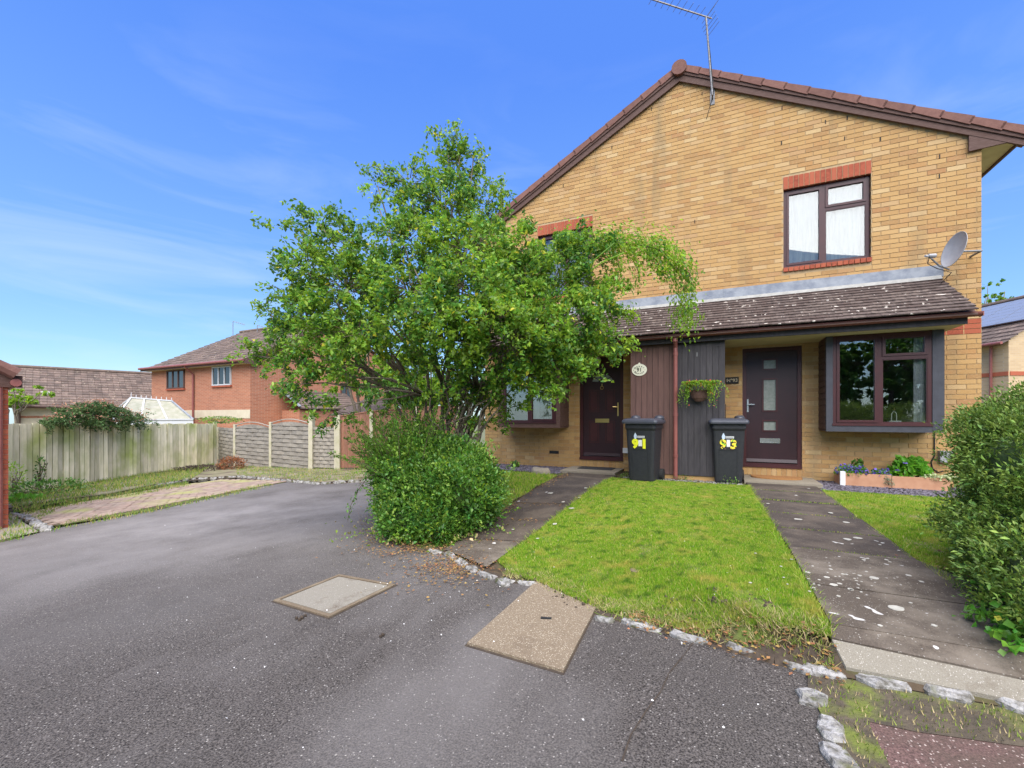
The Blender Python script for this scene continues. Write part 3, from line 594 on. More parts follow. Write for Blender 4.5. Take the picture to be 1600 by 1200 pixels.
# mortar sheet
us = sorted({WL, WR, *[o[0] for o in OPEN], *[o[1] for o in OPEN]}); zs_ = sorted({-.3, 5.03, *[o[2] for o in OPEN], *[o[3] for o in OPEN]})
w = MB()
for i in range(len(us)-1):
    for k in range(len(zs_)-1):
        cu, cz = (us[i]+us[i+1])/2, (zs_[k]+zs_[k+1])/2
        if any(o[0] < cu < o[1] and o[2] < cz < o[3] for o in OPEN): continue
        w.add([(us[i], D, zs_[k]), (us[i+1], D, zs_[k]), (us[i+1], D, zs_[k+1]), (us[i], D, zs_[k+1])], [(0, 1, 2, 3)])
w.add([(WL, D, 5.03), (WR, D, 5.03), (WR, D, roofz(WR)), (MID, D, roofz(MID)), (WL, D, roofz(WL))], [(0, 1, 2, 3, 4)])
part('wall', w, m_mortar, house, label='mortar bed of the front wall')
side = MB()
for u in (WL, WR): side.add([(u, D+.11, -.3), (u, 17, -.3), (u, 17, 5.3), (u, D+.11, 5.3)], [(0, 1, 2, 3)])
side.add([(WL, 17, -.3), (WR, 17, -.3), (WR, 17, 5.3), (MID, 17, 7.4), (WL, 17, 5.3)], [(0, 1, 2, 3, 4)])
part('side_wall', side, m_bufwall, house)
# bricks
bricks = []
GAP = .010; CUTS = OPEN+SOLD
for r in range(-2, 100):
    z0 = r*.075+GAP/2; z1 = z0+.075-GAP; zm = z1
    if zm > 7.42: break
    lim = (7.44-zm)/.535 if zm > 5.1 else 99
    ul, ur = max(WL, MID-lim), min(WR, MID+lim)
    off = (r % 2)*.1125; k = math.floor((ul-off)/.225)
    iv = []
    while True:
        a = k*.225+off+GAP/2; b = a+.225-GAP; k += 1
        if a > ur: break
        a, b = max(a, ul), min(b, ur)
        if b-a > .02: iv.append((a, b))
    for (oa, ob, oc, od) in CUTS:
        if min(z1, od)-max(z0, oc) > .008:
            nv = []
            for a, b in iv:
                if b <= oa or a >= ob: nv.append((a, b)); continue
                if a < oa-.025: nv.append((a, oa-(.004)))
                if b > ob+.025: nv.append((ob+.004, b))
            iv = nv
    for a, b in iv:
        if z1 < 2.3 and mir(.10) < (a+b)/2 < .10: continue
        bricks.append((a, b, z0, z1))
def vis(b):
    if b[2] < 2.3 and (1.45 < b[0] < 2.95 and b[2] > .8): return 1e9
    return -(1/depth(((b[0]+b[1])/2, D))) if b[2] < 2.3 else -(1/depth(((b[0]+b[1])/2, D)))
bricks.sort(key=vis)
BMESH = {}
rest = MB()
def bk_faces(mb, a, b, z0, z1, y0):
    mb.add([(a, y0, z0), (b, y0, z0), (b, y0, z1), (a, y0, z1), (a, y0+.1, z0), (b, y0+.1, z0), (b, y0+.1, z1), (a, y0+.1, z1)], [(0, 1, 2, 3), (1, 5, 6, 2), (4, 0, 3, 7), (3, 2, 6, 7), (0, 4, 5, 1)])
nb = 0
for a, b, z0, z1 in bricks:
    y0 = D-.007-random.uniform(0, .002)
    if nb < 300:
        key = round(b-a, 3)
        if key not in BMESH:
            mb = MB(); bk_faces(mb, -(b-a)/2, (b-a)/2, -.0325, .0325, 0); BMESH[key] = mb.mesh('brick', m_brick)
        o = link('brick', BMESH[key], house); o.location = ((a+b)/2, y0, (z0+z1)/2); nb += 1
    else: bk_faces(rest, a, b, z0, z1, y0)
part('brickwork', rest, m_brick, house, kind='stuff')
for i, (a, b, z0, z1) in enumerate(SOLD):
    buff = i % 3 == 2; n = round((b-a)/.075); w_ = (b-a)/n
    mb = MB(); bk_faces(mb, -w_/2+.005, w_/2-.005, -(z1-z0)/2+.004, (z1-z0)/2-.004, 0); me = mb.mesh('soldier_brick', m_brick if buff else m_redbrick)
    for k in range(n):
        o = link('soldier_brick' if not buff else 'threshold_brick', me, house); o.location = (a+w_*(k+.5), D-.009-(.028 if i % 3 == 1 else 0), (z0+z1)/2)
wv = MB()
for px, py in [(1018, 170), (1097, 146), (1222, 168), (1324, 184), (1320, 216), (1375.5, 217), (1221, 223), (1468.5, 244), (1468, 275), (880, 290), (956, 230), (1085.6, 346), (1290, 190)]:
    p = onn(px, py, D-.015)
    part('weep_vent', MB().box(p.x-.006, p.x+.006, D-.014, D+.02, p.z-.032, p.z+.032), m_lens, house)
# red string bricks at the right corner below the gutter
for r in (33, 32, 31):
    for a, b in ((2.96, 3.145), (3.155, 3.34), (3.35, 3.535)):
        o = MB(); bk_faces(o, a, b, r*.075+.005, r*.075+.07, D-.010); part('red_brick', o, m_redbrick, house)
# main roof
def roof_plane(sgn, name):
    u0, u1 = MID, MID+sgn*4.60; mb = MB()
    mb.prism([(u0, 8.70, roofz(u0)+.13), (u1, 8.70, roofz(u1)+.13), (u1, 17.1, roofz(u1)+.13), (u0, 17.1, roofz(u0)+.13)], (0, 0, .05)); return part(name, mb, m_rooft, house)
for sg in (-1, 1):
    roof_plane(sg, 'roof')
    L_ = 4.62; sl = Vector((sg, 0, -.535)).normalized(); up = Vector((sg*.535, 0, 1)).normalized()
    # bargeboard
    a = Vector((MID, 8.735, 7.485)); b = a+Vector((sg*4.61, 0, -.535*4.61))
    part('bargeboard', MB().prism([a+Vector((0, 0, -.10)), b+Vector((0, 0, -.06)), b+Vector((0, 0, .10)), a+Vector((0, 0, .10))], (0, .03, 0)), m_barge, house)
    part('barge_trim', MB().prism([a+Vector((0, -.02, .03)), b+Vector((0, -.02, .03)), b+Vector((0, -.02, .10)), a+Vector((0, -.02, .10))], (0, .02, 0)), m_barge, house)
    nv = 14; pitch = 4.70/cos(math.atan(.535))/nv
    vm = MB().hexa([(0, 0, -.055), (pitch+.03, 0, -.075), (pitch+.03, .30, -.075), (0, .30, -.055), (0, 0, .035), (pitch+.03, 0, .05), (pitch+.03, .30, .05), (0, .30, .035)]).mesh('verge_tile', m_verge)
    for k in range(nv):
        p = Vector((MID, 8.695, 7.485+.155))+sl*pitch*k
        o = link('verge_tile', vm, house)
        X = sl; Y = Vector((0, 1, 0)) if sg > 0 else Vector((0, 1, 0)); Z = X.cross(Y) if sg > 0 else -X.cross(Y)
        if Z.z < 0: Z = -Z
        M = Matrix((X, Y, Z)).transposed().to_4x4(); M.translation = p; o.matrix_basis = M
    # kneeler box, soffit, fascia, gutter at the eaves
    f = lambda u: MID+sg*(u-MID)
    part('eaves_box_end', MB().prism([(f(3.384), 8.74, 5.03), (f(3.96), 8.74, 5.06), (f(3.96), 8.74, roofz(f(3.96))+.02), (f(3.384), 8.74, roofz(f(3.384))-.06)], (0, .028, 0)), m_barge, house)
    part('soffit', MB().prism([(f(3.545), 8.77, 5.04), (f(3.93), 8.77, 5.065), (f(3.93), 17, 5.065), (f(3.545), 17, 5.04)], (0, 0, .015)), m_soffit, house)
    part('eaves_fascia', MB().box(min(f(3.93), f(3.96)), max(f(3.93), f(3.96)), 8.77, 17, 5.03, 5.18), m_barge, house)
# ridge tiles
rt = MB(); rt.tube([(MID, 0, 0), (MID*1, .45, 0)], .125, 14)
for k in range(19):
    mb = MB().tube([(0, 0, 0), (0, .45, 0)], [.135, .13], 14); o = link('ridge_tile', mb.mesh('ridge_tile', m_verge), house); o.location = (MID, 8.66+.455*k, 7.60)
# bird stain at the apex
# lean-to roof
TU0, TU1 = mir(3.08), 3.08; P0 = Vector((0, 7.70, 2.475)); P1 = Vector((0, 8.80, 3.20)); ts = (P1-P0).normalized(); tn = Vector((0, -ts.z, ts.y))
rows = 12; gz = (P1-P0).length/rows
part('lean_to_deck', MB().prism([(TU0, P0.y+.03, P0.z-.03), (TU1, P0.y+.03, P0.z-.03), (TU1, 8.79, 3.165), (TU0, 8.79, 3.165)], (0, 0, -.02)), m_barge, house)
tw = .165; tiles = []
for r in range(rows):
    off = (r % 2)*tw/2; k = 0
    while True:
        a = TU0+k*tw-off; b = a+tw; k += 1
        if a >= TU1: break
        a, b = max(a, TU0), min(b, TU1)
        if b-a > .03: tiles.append((a, b, r))
tiles.sort(key=lambda q_: depth(((q_[0]+q_[1])/2, P0.y+ts.y*gz*q_[2]))); trest = MB(); TM = {}
def tile_at(mb, hw, c, tilt):
    X = Vector((1, 0, 0)); Y = ts*1.0+tn*tilt; Y.normalize(); Z = X.cross(Y)
    return X, Y, Z
for i, (a, b, r) in enumerate(tiles):
    tilt = -.15+random.gauss(0, .012); c = Vector(((a+b)/2, P0.y, P0.z))+ts*(gz*(r+.5)+random.gauss(0, .002))+tn*(.016); hw = (b-a)/2-.0015
    X, Y, Z = tile_at(None, hw, c, tilt)
    if i < 300:
        key = round(hw, 3)
        if key not in TM: TM[key] = MB().box(-hw, hw, -gz/2-.012, gz/2+.004, -.008, .008).mesh('roof_tile', m_tile)
        o = link('roof_tile', TM[key], house); M = Matrix((X, Y, Z)).transposed().to_4x4(); M.translation = c; o.matrix_basis = M
    else: trest.obox(c, X*hw, Y*(gz/2+.008), Z*.008)
part('tiling', trest, m_tile, house, kind='stuff')
# lead flashing and mortar fillet
n = 5; seg = (TU1-TU0+.02)/n
for k in range(n):
    a = TU0-.01+seg*k
    part('flashing', MB().prism([(a, D-.028-(k % 2)*.004, 3.22), (a+seg+.02, D-.028-(k % 2)*.004, 3.22), (a+seg+.02, D-.028-(k % 2)*.004, 3.40), (a, D-.028-(k % 2)*.004, 3.40)], (0, .018, 0)), m_lead, house)
part('mortar_fillet', MB().prism([(TU0, 8.70, 3.165), (TU0, 8.775, 3.245), (TU0, 8.775, 3.19)], (TU1-TU0, 0, 0)), m_white, house)
# fascia, soffit, gutter, downpipe
part('fascia', MB().box(TU0+.02, TU1-.05, 7.86, 7.89, 2.335, 2.485), m_black, house)
sf = MB(); sf.box(TU0+.03, mir(2.90), 7.893, D-.01, 2.338, 2.352); sf.box(mir(2.90), mir(1.54), 7.893, 8.245, 2.338, 2.352); sf.box(mir(1.54), mir(.12), 7.893, D-.01, 2.338, 2.352)
part('soffit', sf, m_soffit, house); sf = MB()
sf.box(.12, 1.54, 7.893, D-.01, 2.338, 2.352); sf.box(1.54, 2.90, 7.893, 8.245, 2.338, 2.352); sf.box(2.90, TU1-.05, 7.893, D-.01, 2.338, 2.352)
part('soffit', sf, m_soffit, house, label='cream underside of the lean-to eaves')
for u in (TU0+.03, TU1-.06): part('end_cheek', MB().prism([(u, 7.9, 2.36), (u, 8.79, 2.36), (u, 8.79, 3.12), (u, 7.9, 2.52)], (.015, 0, 0)), m_black, house)
g = MB(); cc = Vector((0, 7.80, 2.468)); prof = []
for k in range(11):
    a = pi+pi*k/10; prof.append((cos(a)*.058, sin(a)*.058))
inn = [(x*.9, z*.9) for x, z in prof[::-1]]; ring = [(TU0-.04, cc.y+x, cc.z+z) for x, z in prof+inn]
g.prism(ring, (TU1-TU0+.10, 0, 0)); g.box(TU1+.055, TU1+.065, cc.y-.055, cc.y+.055, cc.z-.058, cc.z)
part('gutter', g, m_gutter, house, smooth=False)
for u in (-3.4, -2.5, -1.0, -.64, .35, 1.45, 2.85):
    b = MB(); b.prism([(u, cc.y+x*1.08, cc.z+z*1.08) for x, z in prof+[(x*.9, z*.9) for x, z in prof[::-1]]], (.022, 0, 0)); part('gutter_bracket', b, m_gutter, house)
dp = MB().tube([(MID, 7.80, 2.42), (MID, 7.80, 2.37), (MID, 7.885, 2.27), (MID, 7.885, 2.2), (MID, 7.885, .03)], .034, 12); dp.tube([(MID, 7.80, 2.42), (MID, 7.80, 2.35)], .042, 12)
for z in (2.18, 1.15, .45): dp.tube([(MID, 7.885, z), (MID, 7.885, z-.05)], .041, 12)
part('downpipe', dp, m_gutter, house, smooth=False)
# timber clad store between the doors
CB0, CB1 = mir(.12), .12
part('store_carcass', MB().box(CB0+.01, CB1-.012, 7.965, D-.01, .09, 2.335), m_black, house)
part('plinth', MB().box(CB0, CB1, 7.975, D-.01, -.15, .09), m_brick, house, label='brick plinth under the clad store')
for half, mt, a, b in ((0, m_brown, CB0, MID-.005), (1, m_black, MID+.005, CB1)):
    n = 8; w_ = (b-a)/n
    bm_ = MB().hexa([(-w_/2+.003, 0, -1.12), (w_/2-.003, 0, -1.12), (w_/2-.003, .016, -1.12), (-w_/2+.003, .016, -1.12), (-w_/2+.003, 0, 1.12), (w_/2-.003, 0, 1.12), (w_/2-.003, .016, 1.12), (-w_/2+.003, .016, 1.12)]).mesh('cladding_board', mt)
    for k in range(n):
        o = link('cladding_board', bm_, house); o.location = (a+w_*(k+.5), 7.946+random.uniform(0, .002), 1.215)
        if k == 0: o['label'] = 'brown stained board' if half == 0 else 'black stained board'
part('lock_plate', MB().box(-.315, -.295, 7.94, 7.95, 2.10, 2.17), m_metal, house)
# frames
def frame_bars(mb, u0, u1, z0, z1, y0, y1, t):
    mb.box(u0, u0+t, y0, y1, z0, z1); mb.box(u1-t, u1, y0, y1, z0, z1); mb.box(u0+t, u1-t, y0, y1, z0, z0+t); mb.box(u0+t, u1-t, y0, y1, z1-t, z1)
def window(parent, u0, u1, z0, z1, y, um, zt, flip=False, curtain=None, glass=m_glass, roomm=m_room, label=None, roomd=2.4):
    t = .045; fb = MB(); frame_bars(fb, u0, u1, z0, z1, y, y+.06, t); fb.box(um-.025, um+.025, y+.001, y+.059, z0+t, z1-t)
    lo, hi = (um+.025, u1-t) if not flip else (u0+t, um-.025)
    fb.box(lo, hi, y+.001, y+.059, zt-.022, zt+.022); fb.box(u0-.01, u1+.01, y-.02, y, z0-.005, z0+.03)
    wo = part('window', fb, m_upvc, parent, label=label)
    l2, h2 = (u0+t, um-.025) if not flip else (um+.025, u1-t)
    for (a, b, c_, d_, sash) in ((l2, h2, z0+t, z1-t, 1), (lo, hi, z0+t, zt-.022, 0), (lo, hi, zt+.022, z1-t, 1)):
        s_ = .038 if sash else .012
        sb = MB(); frame_bars(sb, a+.001, b-.001, c_+.001, d_-.001, y-.012 if sash else y+.004, y+.05, s_); part('sash', sb, m_upvc, wo)
        part('pane', MB().box(a+s_, b-s_, y+.018, y+.024, c_+s_, d_-s_), glass, wo)
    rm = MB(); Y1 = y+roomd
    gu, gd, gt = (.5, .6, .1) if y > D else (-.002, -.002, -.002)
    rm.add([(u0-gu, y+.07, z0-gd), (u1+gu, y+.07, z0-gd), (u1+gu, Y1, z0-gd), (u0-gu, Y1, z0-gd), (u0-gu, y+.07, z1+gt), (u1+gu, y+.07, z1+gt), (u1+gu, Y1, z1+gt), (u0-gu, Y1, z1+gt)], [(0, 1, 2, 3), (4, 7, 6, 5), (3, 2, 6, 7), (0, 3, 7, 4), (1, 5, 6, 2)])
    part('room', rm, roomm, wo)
    if curtain:
        for (a, b, m_) in curtain:
            n = max(8, int((b-a)/.02)); vs = []; fs = []
            for k in range(n+1):
                u = a+(b-a)*k/n; yy = y+.09+.018*sin(k*1.05)+.008*sin(k*2.7)
                vs += [(u, yy, z0-.02), (u, yy, z1+.02)]
            fs = [(2*k, 2*k+2, 2*k+3, 2*k+1) for k in range(n)]
            part('curtain', MB().add(vs, fs), m_, wo, smooth=True)
    return wo
WY = D+.055
window(house, 1.04, 2.235, 3.652, 4.998, WY, 1.617, 4.57, curtain=[(1.04, 2.23, m_net)], glass=m_glass2, roomm=m_room2, label='upper window with white net curtain')
window(house, mir(2.235), mir(1.04), 3.652, 4.998, WY, mir(1.617), 4.57, flip=True, curtain=[(mir(2.23), mir(1.04), m_net)], glass=m_glass2, roomm=m_room2)
# bay windows
def bay_win(m_, lab):
    f = (lambda u: u) if not m_ else mir
    def bb(mb, a, b, *r): mb.box(min(f(a), f(b)), max(f(a), f(b)), *r)
    pm = m_greypost if not m_ else m_barge
    p = MB(); bb(p, 1.54, 1.625, 8.235, 8.30, .86, 2.335); bb(p, 2.80, 2.93, 8.235, 8.30, .86, 2.335); bb(p, 1.625, 2.80, 8.237, 8.30, .86, .95)
    bo = part('bay_frame', p, pm, house)
    bs = MB(); bb(bs, 1.54, 2.93, 8.305, D-.008, .862, .89); part('bay_base', bs, m_barge, bo)
    for (a, s_) in ((1.54, 1), (2.915, -1)):
        for k in range(15):
            q = MB(); z0 = .895+k*.096
            a0, a1 = a, a+.015
            q.hexa([(f(a0-.006*s_*(s_ > 0)), 8.302, z0), (f(a1+.006*(s_ < 0)), 8.302, z0), (f(a1+.006*(s_ < 0)), D-.008, z0), (f(a0-.006*(s_ > 0)), D-.008, z0), (f(a0), 8.302, z0+.092), (f(a1), 8.302, z0+.092), (f(a1), D-.008, z0+.092), (f(a0), D-.008, z0+.092)])
            part('side_board', q, m_barge, bo)
    u0, u1 = sorted((f(1.628), f(2.797)))
    cur = [(f(2.62), f(2.80), m_net)] if not m_ else [(f(2.2), f(2.02), m_net), (f(1.9), f(1.7), m_net)]
    cur = [(min(a, b), max(a, b), c_) for a, b, c_ in cur]
    wo = window(house, u0, u1, .955, 2.33, 8.245, f(2.205), 1.965, flip=m_, curtain=cur, glass=m_glass if not m_ else m_glass, label=lab)
bay_win(False, 'wide window of the charcoal bay'); bay_win(True, 'wide window of the dark brown bay under the tree')
# doors
def door_frame(u0, u1, z0, z1, head):
    y = D+.02; fb = MB(); t = .06
    fb.box(u0, u0+t, y, y+.07, z0, z1); fb.box(u1-t, u1, y, y+.07, z0, z1); fb.box(u0+t, u1-t, y, y+.07, head, z1); fb.box(u0+t, u1-t, y, y+.07, z0, z0+.06)
    fb.box(u0-.0, u1+.0, y-.05, y, z0-.012, z0+.035)
    return part('door', fb, m_upvc, house)
dr = door_frame(.412, 1.303, .212, 2.298, 2.235); dr['label'] = 'dark composite door with three square frosted panes'
lf = MB(); U0, U1 = .474, 1.241; LY = D+.04
pu0, pu1 = .742, .928; PZ = [(1.93, 2.08), (1.20, 1.737), (.85, 1.008)]
lf.box(U0, pu0, LY, LY+.04, .28, 2.233); lf.box(pu1, U1, LY, LY+.04, .28, 2.233)
zz = [.28]+[z for a in sorted(PZ) for z in a]+[2.233]
for k in range(0, len(zz), 2): lf.box(pu0, pu1, LY, LY+.04, zz[k], zz[k+1])
part('leaf', lf, m_door, dr)
for a, b in PZ:
    fb = MB(); frame_bars(fb, pu0-.025, pu1+.025, a-.025, b+.025, LY-.012, LY, .026); part('pane_bead', fb, m_upvc, dr)
    part('pane', MB().box(pu0, pu1, LY+.012, LY+.018, a, b), m_frost, dr)
hb = MB().box(.482, .508, LY-.012, LY, 1.17, 1.40); hb.box(.49, .60, LY-.05, LY-.035, 1.295, 1.315); hb.box(.488, .503, LY-.04, LY-.012, 1.295, 1.315); part('handle', hb, m_chrome, dr)
lb = MB(); frame_bars(lb, .686, .99, .625, .71, LY-.012, LY, .014); lb.box(.70, .976, LY-.006, LY, .639, .696); part('letter_plate', lb, m_chrome, dr)
part('weather_bar', MB().prism([(U0, LY, .29), (U0, LY-.018, .29), (U0, LY, .345)], (U1-U0, 0, 0)), m_door, dr)
f0, f1 = mir(1.303), mir(.412)
dr = door_frame(f0, f1, .212, 2.298, 2.06); dr['label'] = 'dark panelled door with half-round fanlight and brass fittings'
lf = MB().box(f0+.062, f1-.062, LY, LY+.04, .28, 2.058); part('leaf', lf, m_door, dr)
fc = Vector((-2.115, LY-.004, 1.80)); 
for k in range(5):
    a0, a1 = pi*k/5+.05, pi*(k+1)/5-.05; P_ = []
    for s_ in range(5): a = a0+(a1-a0)*s_/4; P_.append((fc.x+cos(a)*.21, fc.y, fc.z+sin(a)*.155))
    for s_ in range(5): a = a1+(a0-a1)*s_/4; P_.append((fc.x+cos(a)*.085, fc.y, fc.z+sin(a)*.06))
    part('fanlight_pane', MB().prism(P_, (0, -.003, 0)), m_frost, dr)
arch = [(fc.x+cos(pi*k/14)*.235, LY-.008, fc.z-.01+sin(pi*k/14)*.18) for k in range(15)]; part('fanlight_bead', MB().tube(arch, .010, 6), m_door, dr)
for (a, b, c_, d_) in ((-2.40, -2.19, 1.18, 1.64), (-2.06, -1.86, 1.18, 1.64), (-2.40, -2.19, .55, 1.0), (-2.06, -1.86, .55, 1.0)):
    pb = MB(); frame_bars(pb, a, b, c_, d_, LY-.008, LY, .016); pb.box(a+.035, b-.035, LY-.005, LY, c_+.035, d_-.035); part('raised_panel', pb, m_upvc, dr)
kb = MB().tube([(-2.125+.03*sin(2*pi*k/10), LY-.015, 1.675+.035*cos(2*pi*k/10)) for k in range(11)], .007, 6); kb.box(-2.135, -2.115, LY-.02, LY, 1.70, 1.76); part('knocker', kb, m_brass, dr)
part('letter_plate', MB().box(-2.265, -1.98, LY-.012, LY, .965, 1.045), m_brass, dr)
hb = MB().box(-1.815, -1.79, LY-.012, LY, 1.10, 1.37); hb.tube([(-1.80, LY-.05, 1.28), (-1.90, LY-.05, 1.285)], .011, 8); hb.tube([(-1.80, LY, 1.28), (-1.80, LY-.05, 1.28)], .01, 8); part('handle', hb, m_brass, dr)
part('weather_bar', MB().prism([(f0+.07, LY, .29), (f0+.07, LY-.018, .29), (f0+.07, LY, .345)], (.75, 0, 0)), m_door, dr)
lp = onn(930, 562, 8.60); lm_ = MB().lathe((lp.x, 8.72, lp.z), [(.085, 0), (.09, .03), (.075, .06), (.04, .085)], 18, (Vector((1, 0, 0)), Vector((0, 0, 1)), Vector((0, -1, 0))))
part('porch_light', lm_, m_plastic_w, house, smooth=True)
p = onn(977, 704, 8.75); part('junction_box', MB().box(p.x-.045, p.x+.055, 8.73, 8.79, p.z-.05, p.z+.05), m_plastic_w, house)
part('air_brick', MB().box(-3.25, -3.04, D-.016, D-.006, .30, .36), m_lens, house)
p = onn(1475, 714, 8.7); part('meter_box', MB().box(p.x-.04, p.x+.10, 8.70, 8.79, p.z-.08, p.z+.09), m_dish, house)
cb = MB().tube([onn(1460, 674, D-.02), onn(1460, 712, D-.02), onn(1455, 722, D-.02), onn(1457, 732, D-.02), onn(1466, 738, D-.02), onn(1474, 736, D-.02)], .009, 6); part('cable', cb, m_lens, house)
cb = MB().tube([(0.125, 8.0, .95), (.128, 8.0, 1.3)], .006, 6); part('cable', cb, m_lens, house)

# ------------------------------------------------------------------ fittings on the house
pl = onn(999, 578, 7.94)
t = thing('house_sign', 'cream oval house sign lettered 91 on the brown boards', 'house sign', (pl.x, 7.94, pl.z))
disc = MB().lathe((pl.x, 7.945, pl.z), [(.13, 0), (.13, .008), (.122, .012), (.116, .009)], 28, (Vector((1, 0, 0)), Vector((0, 0, .82)), Vector((0, -1, 0))))
part('plate', disc, m_plate, t, smooth=False); part('hanging_lug', MB().lathe((pl.x, 7.945, pl.z+.112), [(.018, 0), (.018, .006)], 10, (Vector((1, 0, 0)), Vector((0, 0, 1)), Vector((0, -1, 0)))), m_plate, t)
text_part('91', .092, m_ink, t, Matrix.Translation((pl.x, 7.931, pl.z))@FRONT, bold=.001)
def arc_text(s, rx, rz, a0, a1, flip):
    for k, ch in enumerate(s):
        a = a0+(a1-a0)*k/(len(s)-1); rot = (a-pi/2) if not flip else (a+pi/2)
        text_part(ch, .040, m_ink, t, Matrix.Translation((pl.x+cos(a)*rx, 7.931, pl.z+sin(a)*rz))@FRONT@Matrix.Rotation(rot*.8, 4, 'Z'), bold=.0008)
arc_text('Hazel', .085, .066, R_(148), R_(32), False); arc_text('Heaton', .085, .066, R_(212), R_(328), True)
for s_ in (-1, 1): text_part('*', .03, m_ink, t, Matrix.Translation((pl.x+s_*.097, 7.931, pl.z-.008))@FRONT)
pl = onn(1144, 594.5, D-.03)
t = thing('number_plaque', 'small black plaque lettered Nº93 on the brick beside the right door', 'number plaque', (pl.x, D-.03, pl.z))
part('plate', MB().box(pl.x-.105, pl.x+.105, D-.03, D-.012, pl.z-.058, pl.z+.058), m_lens, t)
text_part('Nº93', .085, m_gold, t, Matrix.Translation((pl.x, D-.032, pl.z))@FRONT, bold=.0005)
# aerial
base = onn(1113, 150, 8.62); top = onn(1103, 26, 8.60); base.y = 8.60
t = thing('tv_aerial', 'grey roof aerial on a tall mast bracketed to the gable', 'tv aerial', base)
part('mast', MB().tube([base, top], .016, 8), m_metal, t)
br = MB().tube([(base.x, D, base.z+.05), (base.x, 8.60, base.z+.05)], .014, 6); br.tube([(base.x, D, base.z+.25), (base.x, 8.60, base.z+.25)], .014, 6); br.box(base.x-.04, base.x+.04, D-.02, D, base.z-.05, base.z+.33); part('bracket', br, m_metal, t)
bd = Vector((-.80, -.60, .10)).normalized(); bs = bd.cross(Vector((0, 0, 1))).normalized(); a = top+bd*-.12; b = top+bd*1.15
part('boom', MB().bar(a, b, .018, .018), m_metal, t)
for k in range(9): c = top+bd*(.10+k*.12); part('element', MB().tube([c-bs*.13+Vector((0, 0, .03)), c+bs*.13+Vector((0, 0, .03))], .004, 5), m_metal, t)
for s_ in (-1, 1):
    for q_ in range(4): c = top-bd*(.05+.03*q_)+Vector((0, 0, s_*(.05+.05*q_))); part('reflector_rod', MB().tube([c-bs*.18, c+bs*.18], .004, 5), m_metal, t)
part('cable', MB().tube([top, (top+base)/2+Vector((.02, -.01, 0)), base+Vector((.02, 0, .02)), base+Vector((-.1, .16, -.3))], .006, 5), m_lens, t)
# dish
dc = onn(1497, 391, 8.45)
t = thing('satellite_dish', 'grey oval satellite dish on the right corner above the lean-to', 'satellite dish', dc)
dn = Vector((-.93, -.30, .26)).normalized(); dxv = dn.cross(Vector((0, 0, 1))).normalized(); dyv = dxv.cross(dn)
prof = [(0.004, .0)]+[(.24*k/7, .055*(k/7)**2) for k in range(1, 8)]+[(.247, .062), (.247, .054)]+[(.24*k/7, .055*(k/7)**2-.006) for k in range(7, 0, -1)]
part('reflector', MB().lathe(dc, prof, 32, (dxv*.82, dyv*1.03, dn)), m_dish, t, smooth=True)
lnb = dc+dn*.34-dyv*.17
part('arm', MB().tube([dc-dyv*.29+dn*.04, dc-dyv*.27+dn*.18, lnb], .011, 6), m_metal, t)
part('receiver', MB().tube([lnb-dn*.07+dyv*.03, lnb+dn*.02+dyv*.01], [.032, .026], 12).tube([lnb+dn*.02, lnb+dn*.06], .018, 8), m_dish, t)
part('wall_bracket', MB().tube([dc-dn*.02, dc-dn*.08, Vector((3.44, 8.55, dc.z-.02)), Vector((3.42, 8.79, dc.z-.02))], .016, 8), m_metal, t)
part('cable', MB().tube([lnb, lnb+Vector((-.02, 0, -.10)), lnb+Vector((.10, .05, -.17)), dc-dyv*.33, dc-dyv*.45+Vector((-.12, .25, -.12))], .006, 5), m_lens, t)
# wall basket
wc = Vector((-.265, 7.86, 1.50))
t = thing('wall_planter', 'trailing green fuchsia in a wall basket hung on the black boards', 'hanging planter', wc)
part('basket', MB().lathe(wc+Vector((0, -.02, -.10)), [(.06, -.06), (.12, .0), (.15, .10), (.155, .13)], 14, (Vector((1, 0, 0)), Vector((0, .6, 0)), Vector((0, 0, 1)))), m_barge, t)
P_, Dd = [], []
for s_ in range(95):
    x = random.choice((random.gauss(-.13, .05), random.gauss(.13, .06), random.uniform(-.22, .22))); L_ = random.uniform(.10, .42) if abs(x) > .10 else random.uniform(.05, .16)
    for k in range(26):
        f = k/25; P_.append((wc.x+x*(1+.35*f)+random.gauss(0, .012), wc.y-.10-.07*sin(f*2.5)+random.gauss(0, .02), wc.z+.16+.03*sin(f*3)-L_*f**1.5)); Dd.append((x, -.3, -.5))
leaves('foliage', P_, Dd, .032, m_leafy, t); P_ = np.array(P_)
idx = rng.choice(len(P_), 160); leaves('blossom', P_[idx]+rng.normal(0, .012, (160, 3)), np.tile([0, 0, -1.], (160, 1)), .026, m_pinkred, t)

